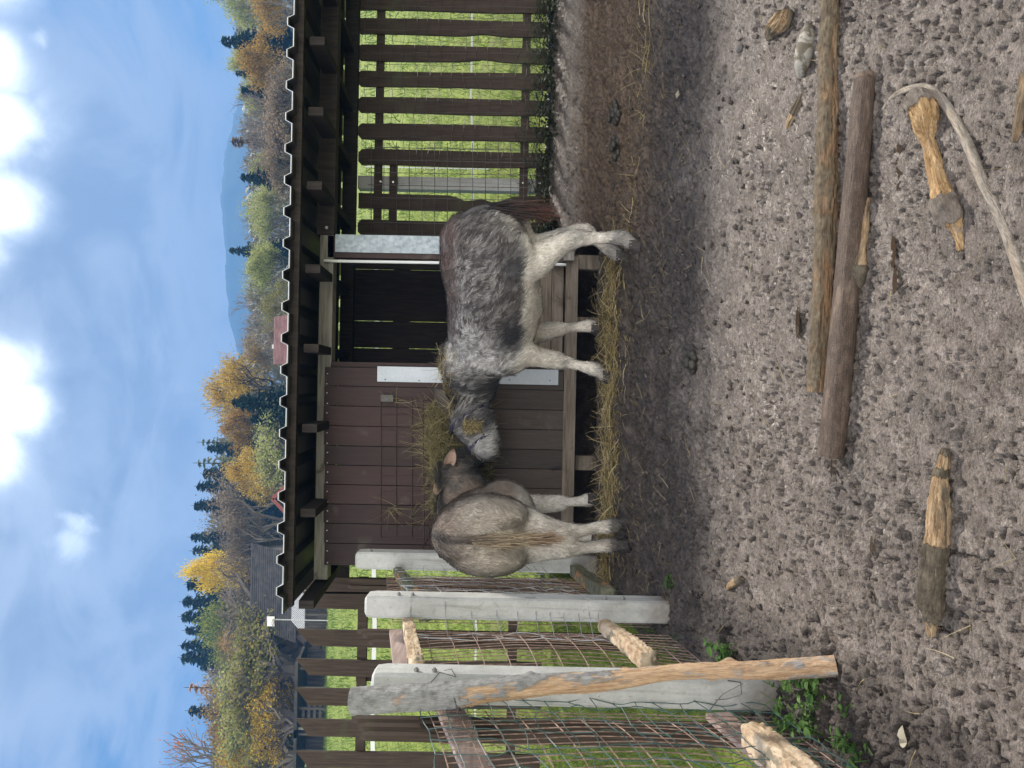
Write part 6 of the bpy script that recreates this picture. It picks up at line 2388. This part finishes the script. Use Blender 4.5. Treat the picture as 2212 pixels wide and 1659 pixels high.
TREES = [
    # kind, colour, dy, top dx, depth, width scale, label
    ('airy', 'palegreen', 22, 462, 70, .9, 'thin pale green birch topping the trees at the far right of the wood'),
    ('airy', 'orange', 20, 530, 56, 1.5, 'half bare orange brown tree lowest at the far right above the roof'),
    ('spruce2', 'spruce', 90, 472, 64, 1.1, 'dark spruce rising behind the bright orange tree on the right'),
    ('full', 'orange', 135, 526, 55, 1.25, 'dense bright orange tree right above the lean-to roof'),
    ('full2', 'palegreen', 118, 492, 74, .9, 'pale green tree just right of two small spruces'),
    ('spruce', 'spruce', 158, 503, 72, .9, 'small dark spruce against the far hill, next to the pale green tree'),
    ('spruce2', 'spruce', 196, 516, 62, 1.3, 'broad dark spruce right beside the grey bare wood on the right'),
    ('full2', 'palegreen', 222, 522, 66, 1.0, 'dull yellow green tree between the broad spruce and bare grey trees'),
    ('bare2', 'bare', 250, 505, 62, 1.3, 'bare grey tree, rightmost of the leafless row under the far hill'),
    ('bare', 'bare', 285, 500, 64, 1.2, 'bare grey tree with upright twigs, middle of the leafless row under the far hill'),
    ('bare2', 'brown', 320, 515, 60, 1.4, 'brownish bare tree at the left end of the leafless row under the far hill'),
    ('spruce3', 'brown', 306, 494, 67, 1.4, 'half dead brownish spruce standing among the leafless row'),
    ('bush2', 'brown', 268, 562, 52, 1.6, 'low tangle of grey twigs below the leafless row'),
    ('bush2', 'brown', 205, 575, 50, 1.2, 'rust coloured low shrub beside the bright orange tree'),
    ('bush2', 'brown', 340, 570, 52, 1.5, 'low brown scrub above the lean-to roof left of the leafless row'),
    ('spruce', 'spruce', 383, 514, 60, 1.2, 'dark pointed spruce standing alone under the top of the far hill'),
    ('full', 'palegreen', 362, 545, 66, 1.2, 'yellowish tree just right of the lone pointed spruce'),
    ('airy', 'palegreen', 425, 535, 63, 1.5, 'loose pale green tree left of the lone pointed spruce'),
    ('airy2', 'palegreen', 470, 520, 66, 1.5, 'loose yellow green tree with dark limbs near the middle of the far hill'),
    ('bare', 'bare', 505, 515, 68, 1.0, 'bare twiggy tree right of the slim spruce by the far hill'),
    ('spruce', 'spruce', 541, 489, 70, .9, 'slim dark spruce reaching the far hill line above the doorway'),
    ('full2', 'palegreen', 560, 535, 60, 1.2, 'rounded pale green tree below the slim spruce'),
    ('airy', 'palegreen', 605, 506, 64, 1.6, 'wide pale green willow like tree beside the bare spreading tree'),
    ('bare2', 'bare', 682, 504, 62, 1.4, 'bare spreading tree with dark limbs next to the red roofed house'),
    ('airy2', 'olive', 655, 560, 54, 1.7, 'olive bush just right of the red roofed house'),
    ('airy2', 'brown', 735, 560, 60, 1.5, 'brown twiggy tree behind the red roofed house'),
    ('airy', 'orange', 770, 505, 66, 1.2, 'orange brown tree to the right of the tallest golden tree'),
    ('full', 'gold', 838, 440, 62, 1.15, 'tallest golden orange tree in the middle of the wood'),
    ('bare', 'gold', 846, 429, 63, 1.15, 'bare twigged tree crowning the tallest golden tree'),
    ('full2', 'orange', 905, 485, 60, 1.15, 'orange tree to the left of the tallest golden tree'),
    ('dense', 'spruce', 870, 494, 50, .95, 'big dark green conifer in front of the tallest golden tree'),
    ('dense', 'spruce', 905, 535, 49, 1.0, 'lower dark green conifer left of the big conifer'),
    ('bush2', 'palegreen', 960, 545, 50, 1.5, 'pale grey green bush left of the dark conifers'),
    ('larch', 'larchgreen', 955, 425, 78, 1.0, 'thin pale larch left of the golden tree'),
    ('spruce', 'spruce', 968, 440, 76, 1.0, 'dark spruce beside the thin pale larch'),
    ('larch', 'larchgreen', 1000, 416, 80, 1.2, 'taller feathery larch above the small yellow tree'),
    ('spruce2', 'spruce', 1022, 432, 74, 1.1, 'dark spruce left of the feathery larch'),
    ('full', 'gold', 1010, 485, 56, 1.0, 'golden yellow round tree above the shelter roof'),
    ('airy', 'gold', 1052, 520, 54, 1.0, 'thin yellow tree beside the white gabled house'),
    ('spruce', 'spruce', 1050, 418, 76, 1.1, 'dark spruce, right one of the pair behind the brown leafless tree'),
    ('spruce2', 'spruce', 1092, 412, 78, 1.0, 'dark spruce, left one of the pair behind the brown leafless tree'),
    ('bare', 'brown', 1075, 452, 62, 1.6, 'bare grey tree behind the white gabled house'),
    ('airy2', 'brown', 1125, 450, 60, 1.9, 'big brown leafless tree right of the dark barn roof'),
    ('airy2', 'brown', 1170, 480, 58, 1.6, 'brown tree just right of the dark barn roof ridge'),
    ('spruce', 'spruce', 1160, 404, 80, 1.0, 'dark spruce right of the bright yellow treetop'),
    ('spruce3', 'spruce', 1190, 408, 82, 1.1, 'narrow spruce close to the bright yellow treetop'),
    ('full', 'yellow', 1226, 405, 70, .62, 'brilliant yellow treetop among the dark spruces'),
    ('bare', 'bare', 1225, 465, 64, 1.5, 'grey twiggy tree under the brilliant yellow treetop'),
    ('airy2', 'yellow', 1238, 470, 62, .9, 'small yellow leaved tree just above the dark barn roof'),
    ('spruce2', 'spruce', 1262, 396, 78, 1.2, 'broad dark spruce immediately left of the brilliant yellow treetop'),
    ('spruce', 'spruce', 1300, 386, 80, 1.1, 'tall dark spruce above the middle of the barn roof'),
    ('spruce2', 'spruce', 1332, 384, 82, 1.0, 'tall dark spruce above the left end of the barn roof'),
    ('spruce', 'spruce', 1362, 392, 80, .9, 'slim dark spruce just right of the leftmost tall pair'),
    ('spruce', 'spruce', 1394, 384, 80, 1.0, 'tall dark spruce, right one of the leftmost tall pair'),
    ('spruce2', 'spruce', 1420, 383, 79, 1.0, 'tall dark spruce, left one of the leftmost tall pair'),
    ('bare', 'bare', 1275, 470, 62, 1.7, 'grey bare tree standing over the barn ridge'),
    ('bush', 'brown', 1310, 482, 58, 1.4, 'grey brown leafless thicket behind the barn'),
    ('full', 'green', 1375, 432, 66, 1.25, 'olive green broad tree below the leftmost tall spruces'),
    ('full2', 'orange', 1385, 470, 60, .75, 'small orange brown crown in front of the olive green tree'),
    ('full2', 'olive', 1420, 462, 63, 1.0, 'dull green tree left of the olive green one'),
    ('bush2', 'olive', 1390, 500, 48, 1.6, 'large olive brown willow left of the barn'),
    ('bush2', 'olive', 1450, 492, 46, 1.7, 'widest olive grey willow in the left part of the wood'),
    ('larch', 'larch', 1485, 397, 74, 1.3, 'salmon orange larch among the trees on the left'),
    ('bare', 'larch', 1500, 415, 70, 1.0, 'twiggy orange tree beside the salmon orange larch'),
    ('spruce', 'spruce', 1535, 399, 72, .95, 'lone dark spruce above the big oak on the left'),
    ('bush2', 'palegreen', 1525, 475, 50, 1.6, 'pale yellow green bush behind the big oak on the left'),
    ('bush2', 'gold', 1555, 540, 44, 1.4, 'yellowish bush right above the open shed on the left'),
    ('airy', 'orange', 1590, 420, 52, 1.35, 'big orange and red oak near the left edge'),
    ('full2', 'gold', 1615, 470, 50, 1.1, 'golden lower part tree beside the big oak at the left edge'),
    ('bush2', 'olive', 1630, 520, 46, 1.5, 'olive bush at the left edge behind the sheds'),
    ('bare2', 'redleaf', 1668, 322, 50, 1.2, 'bare tree with a few red leaves reaching highest at the left edge'),
    ('airy', 'orange', 1690, 440, 52, 1.3, 'orange oak cut by the left edge'),
    ('airy', 'orange', -30, 520, 58, 1.4, 'brown orange tree cut by the right edge'),
]
for i, (kind, colr, dy, top, dep, ws, lab) in enumerate(TREES):
    p = P(top, dy, dep)
    base = Vector((p.x, dep, gz(p.x, dep) - .15))
    h = p.z - base.z
    root = empty('spruce_tree' if kind.startswith('spruce') or kind == 'dense' else ('larch_tree' if kind == 'larch' else ('bush' if kind.startswith('bush') else 'broadleaf_tree')), base, lab,
                 'bush' if kind.startswith('bush') else 'tree', 'trees beyond the meadow')
    r3 = random.Random(1000 + i)
    wsc = h * ws * (.62 if kind[:4] in ('full', 'tall', 'airy', 'bare') else (.95 if kind.startswith('bush') else (1.0 if kind != 'dense' else 1.15)))
    root.scale = (wsc, wsc, h)
    root.rotation_euler = (0, 0, r3.uniform(0, 6.28))
    for nm, me in PR[kind].parts:
        c_ = bpy.data.objects.new(nm, me)
        C.objects.link(c_)
        c_.parent = root
        c_.material_slots[0].link = 'OBJECT'
        c_.material_slots[0].material = LM[colr] if nm == 'crown' else (M['twig'] if kind.startswith('b') or kind.startswith('a') else M['bark'])
# the closed wood behind, which reads as one mass
mb = MB()
r2 = random.Random(404)
for i in range(72000):
    dep = r2.uniform(84, 112)
    dy = r2.uniform(-900, 2500)
    x = P(700, dy, dep).x
    f = r2.random()
    tp_ = float(np.interp(dy, [-150, 100, 200, 400, 700, 800, 900, 1050, 1200, 1400, 1500, 1800], [505, 512, 528, 540, 545, 515, 485, 470, 450, 440, 455, 470]))
    z0 = gz(x, dep)
    tp_ += 45 * noise.noise((dy * .011, dep * .05, 4)) * (1 if dy < -60 or dy > 1720 else 0)
    z1 = P(tp_ + 22 * noise.noise((dy * .035, dep * .2, 0)), dy, dep).z
    if z1 <= z0:
        continue
    c_ = Vector((x, dep, z0 + (z1 - z0) * f))
    s_ = r2.uniform(.2, .5)
    a = Vector((r2.gauss(0, 1), r2.gauss(0, 1), r2.gauss(0, 1))).normalized()
    b = a.orthogonal().normalized()
    mb.quad(c_ - a * s_, c_ + b * s_ * .6, c_ + a * s_, c_ - b * s_ * .6)
M['farwood'] = leafmat('far_undergrowth', [(0.10, 0.09, 0.06), (0.19, 0.16, 0.10), (0.15, 0.16, 0.075), (0.25, 0.205, 0.12)], .3)
tag(mb.build('woodland', M['farwood'], None, origin=(0, 95, gz(0, 95))), 'tangled wood filling the slope behind the nearer trees', 'wood', kind='stuff')

# ------------------------------------------------------------------ buildings beyond the meadow
M['roof_dark'] = pmat('mossy_dark_tiles', [(0.022, 0.020, 0.019), (0.045, 0.040, 0.037), (0.075, 0.068, 0.055)], (1, 1, 1), 2.2, rough=.85, bump=.3, bdist=.05, patch=((0.11, 0.09, 0.04), 3.0, .66, .74))
M['wall_white'] = pmat('white_render', [(0.55, 0.54, 0.52), (0.66, 0.65, 0.63)], rough=.9, bump=.1)
M['roof_red'] = pmat('faded_red_tiles', [(0.12, 0.055, 0.048), (0.19, 0.09, 0.08), (0.25, 0.135, 0.12)], (1, 1, 1), 2, rough=.8, bump=.3, bdist=.04)
M['red_trim'] = pmat('red_barge_board', [(0.22, 0.06, 0.045), (0.28, 0.09, 0.065)], rough=.7, bump=.1)
M['old_boards'] = pmat('old_dark_boards', [(0.035, 0.028, 0.022), (0.07, 0.058, 0.048), (0.12, 0.105, 0.09)], (3, 3, .4), 2, rough=.9, bump=.4, bdist=.02)
M['tin_pale'] = pmat('pale_corrugated_sheet', [(0.42, 0.43, 0.43), (0.56, 0.56, 0.55)], (6, 1, 1), 2, rough=.6, bump=.1)
M['glass'] = pmat('dark_window', [(0.02, 0.024, 0.03)], rough=.1, bump=0, spec=.6)


def ribbed_roof(mb, x0, x1, y0, z0, y1, z1, pitch, amp, th=.06):
    """sloping sheet from (y0,z0) eave to (y1,z1) ridge with courses"""
    n = max(4, int(((y1 - y0) ** 2 + (z1 - z0) ** 2) ** .5 / pitch))
    for k in range(n):
        a, b = k / n, (k + 1) / n
        ya, za, yb_, zb = y0 + (y1 - y0) * a, z0 + (z1 - z0) * a, y0 + (y1 - y0) * b, z0 + (z1 - z0) * b
        mb.hexa([(x0, ya, za), (x1, ya, za), (x1, yb_, zb - amp), (x0, yb_, zb - amp), (x0, ya, za + th), (x1, ya, za + th), (x1, yb_, zb + th - amp), (x0, yb_, zb + th - amp)])


def gable_house(name, xa, xb_, y0, y1, eave, ridge, base, wall, roof_m, lab, cat, trim=None, along='x', win=True, chim=False, pitch=.35):
    root = empty(name, ((xa + xb_) / 2, (y0 + y1) / 2, base), lab, cat)
    mw = MB()
    if along == 'x':
        ym = (y0 + y1) / 2
        mw.prism([(xa, y0, base - .5), (xa, y1, base - .5), (xa, y1, eave), (xa, ym, ridge - .12), (xa, y0, eave)], (xb_ - xa, 0, 0))
        wl = mw.build('wall', wall, root)
        mr = MB()
        ribbed_roof(mr, xa - .3, xb_ + .3, y0 - .35, eave - .12, ym, ridge, pitch, .05)
        ribbed_roof(mr, xa - .3, xb_ + .3, y1 + .35, eave - .12, ym, ridge, pitch, .05)
    else:
        xm = (xa + xb_) / 2
        mw.prism([(xa, y0, base - .5), (xb_, y0, base - .5), (xb_, y0, eave), (xm, y0, ridge - .12), (xa, y0, eave)], (0, y1 - y0, 0))
        wl = mw.build('wall', wall, root)
        mr = MB()
        for s_, xe in ((-1, xa), (1, xb_)):
            n = 14
            for k in range(n):
                a, b = k / n, (k + 1) / n
                x0_, x1_ = xe + s_ * .35, xm
                pa_ = (x0_ + (x1_ - x0_) * a, eave - .12 + (ridge - eave + .12) * a)
                pb_ = (x0_ + (x1_ - x0_) * b, eave - .12 + (ridge - eave + .12) * b - .04)
                q = [(pa_[0], y0 - .3, pa_[1]), (pb_[0], y0 - .3, pb_[1]), (pb_[0], y1 + .3, pb_[1]), (pa_[0], y1 + .3, pa_[1])]
                mr.hexa(q + [(a_, b2, c2 + .07) for a_, b2, c2 in q])
    rf = mr.build('roof', roof_m, root)
    if trim and along == 'y':
        mt = MB()
        for xe in (xa - .4, xb_ + .4):
            mt.beam((xe, y0 - .36, eave - .16), ((xa + xb_) / 2, y0 - .36, ridge + .02), .07, .22)
        mt.build('barge_board', trim, rf)
    if chim:
        mc = MB()
        xm = xa + (xb_ - xa) * .35
        mc.box((xm - .13, (y0 + y1) / 2 + .3, ridge - .6), (xm + .13, (y0 + y1) / 2 + .55, ridge + .22))
        mc.build('chimney', M['wall_white'], rf)
    if win:
        for q in (.3, .7):
            mf = MB()
            xw = xa + (xb_ - xa) * q
            zc = base + (eave - base) * .55
            mf.box((xw - .45, y0 - .04, zc - .55), (xw + .45, y0 - .003, zc + .55))
            wf_ = mf.build('window', M['wall_white'], root)
            mg = MB()
            mg.box((xw - .36, y0 - .05, zc - .46), (xw + .36, y0 - .042, zc + .46))
            mg.build('pane', M['glass'], wf_)
    return root


# barn: ridge along x
d_ = 44
xa, xb_ = P(580, 1372, d_).x, P(580, 1206, d_).x
rz, ez = P(541, 1290, d_ + 2.6).z, P(640, 1290, d_).z
bs = gz(xa, d_)
gable_house('barn', xa, xb_, d_, d_ + 5.2, ez, rz, min(bs, ez - 1.5), M['old_boards'], M['roof_dark'], 'old barn with a big dark mossy tiled roof beside the shelter', 'barn', win=False, pitch=.22)
# pale corrugated lean-to roofs below the barn
root = empty('lean_to', (P(650, 1310, 42).x, 42, gz(0, 42)), 'pale corrugated lean-to roof in front of the barn', 'shed')
mb = MB()
z0, z1 = P(660, 1310, 41.0).z, P(632, 1310, 43.4).z
xa2, xb2 = P(650, 1360, 42).x, P(650, 1262, 42).x
n = 22
for k in range(n):
    a, b = xa2 + (xb2 - xa2) * k / n, xa2 + (xb2 - xa2) * (k + .93) / n
    mb.hexa([(a, 41.0, z0), (b, 41.0, z0 + .05), (b, 43.4, z1 + .05), (a, 43.4, z1), (a, 41.0, z0 + .03), (b, 41.0, z0 + .08), (b, 43.4, z1 + .08), (a, 43.4, z1 + .03)])
mb.build('roof', M['tin_pale'], root)
for k in range(5):
    mb = MB()
    x = xa2 + (xb2 - xa2) * (k + .2) / 5
    mb.box((x - .06, 41.1, gz(x, 41) - .3), (x + .06, 41.22, z0 - .01))
    mb.build('post', M['old_boards'], root)
mb = MB()
for k in range(6):
    zz = gz(xa2, 42.6) - .2 + (z0 - gz(xa2, 42.6)) * k / 6
    mb.box((xa2 + .1, 42.6, zz), (xb2 - .1, 42.66, zz + (z0 - gz(xa2, 42.6)) / 6 * .9))
mb.build('wall', M['old_boards'], root)
# two open sheds on the left
for lab, q0, q1, top_ in (('open dark wooden shed on pale posts right of the two on the left', 1575, 1440, 652), ('open dark wooden shed with a white corner post at the left edge', 1700, 1582, 654)):
    dd = 41.0
    x0_, x1_ = P(650, q0, dd).x, P(650, q1, dd).x
    g0 = gz(x0_, dd)
    zt = P(top_, (q0 + q1) / 2, dd).z
    zb = g0 - .3
    if zt - g0 < 1.6:
        zt = max(zt, g0 + 1.6)
    root = empty('open_shed', ((x0_ + x1_) / 2, dd, g0), lab, 'shed', 'open sheds beyond the meadow')
    mb = MB()
    mb.hexa([(x0_ - .3, dd - .4, zt - .16), (x1_ + .3, dd - .4, zt - .16), (x1_ + .3, dd + 3, zt + .25), (x0_ - .3, dd + 3, zt + .25), (x0_ - .3, dd - .4, zt), (x1_ + .3, dd - .4, zt), (x1_ + .3, dd + 3, zt + .41), (x0_ - .3, dd + 3, zt + .41)])
    mb.build('roof', M['roof_dark'], root)
    mb = MB()
    mb.box((x0_, dd + 2.6, zb), (x1_, dd + 2.68, zt + .15))
    mb.build('back_wall', M['old_boards'], root)
    for k in range(4):
        mb = MB()
        mb.box((x0_, dd + .02, g0 + .25 + k * .3), (x0_ + (x1_ - x0_) * (.62 if k < 3 else .3), dd + .05, g0 + .4 + k * .3))
        mb.build('board', M['old_boards'], root)
    for k in range(4):
        mb = MB()
        x = x0_ + (x1_ - x0_) * (k + .06) / 3.12
        mb.box((x - .06, dd - .1, zb), (x + .06, dd + .015, zt - .15))
        mb.build('post', M['wood_grey'] if k % 2 == 0 else M['old_boards'], root)
# red roofed house above the doorway and white gable
d_ = 47
x0_, x1_ = P(600, 775, d_).x, P(600, 688, d_).x
gable_house('house', x0_, x1_, d_, d_ + 5, P(645, 730, d_).z, P(592, 730, d_ + 2.5).z, gz(0, d_), M['wall_white'], M['roof_red'], 'house with a faded red tiled roof peeping over the shelter roof', 'house', chim=True, win=False, pitch=.2)
d_ = 48
x0_, x1_ = P(600, 1096, d_).x, P(600, 1056, d_).x
gable_house('house', x0_, x1_, d_, d_ + 5, P(620, 1076, d_).z, P(593, 1076, d_).z, gz(0, d_) - .5, M['wall_white'], M['roof_red'], 'white gabled house end with red barge boards', 'house', trim=M['red_trim'], along='y', win=False)
# basketball board on its pole before the barn
root = empty('basketball_hoop', (P(650, 1342, 40).x, 40, gz(0, 40)), 'white basketball board on a thin pole in front of the barn', 'basketball hoop')
pp = P(588, 1342, 40)
mb = MB()
mb.tube([(pp.x, 40.3, gz(pp.x, 40.3) - .2), (pp.x, 40.3, pp.z)], .028, 8)
mb.tube([(pp.x, 40.3, pp.z - .1), (pp.x, 40.03, pp.z + .05)], .03, 6)
mb.build('pole', M['tin_pale'], root)
mb = MB()
mb.box((pp.x - .25, 39.97, pp.z - .12), (pp.x + .25, 40.0, pp.z + .26))
mb.build('backboard', M['tape'], root)
mb = MB()
rc = [Vector((pp.x + .16 * math.cos(a), 39.8 + .16 * math.sin(a), pp.z - .1)) for a in [2 * math.pi * k / 16 for k in range(17)]]
mb.tube(rc, .015, 5, cap=False)
mb.build('rim', M['red_trim'], root)

# ------------------------------------------------------------------ the air
hz = MB()
hz.box((-960, -21, -6), (960, 1130, 385))
m, t, out = new_mat('air')
pv_ = t.new('ShaderNodeVolumePrincipled')
pv_.inputs['Color'].default_value = (0.15, 0.43, 0.95, 1)
pv_.inputs['Density'].default_value = 0.0012
t.l.new(pv_.outputs[0], out.inputs['Volume'])
HAZE = hz.build('haze', m, None, local=True)
HAZE['kind'] = 'stuff'
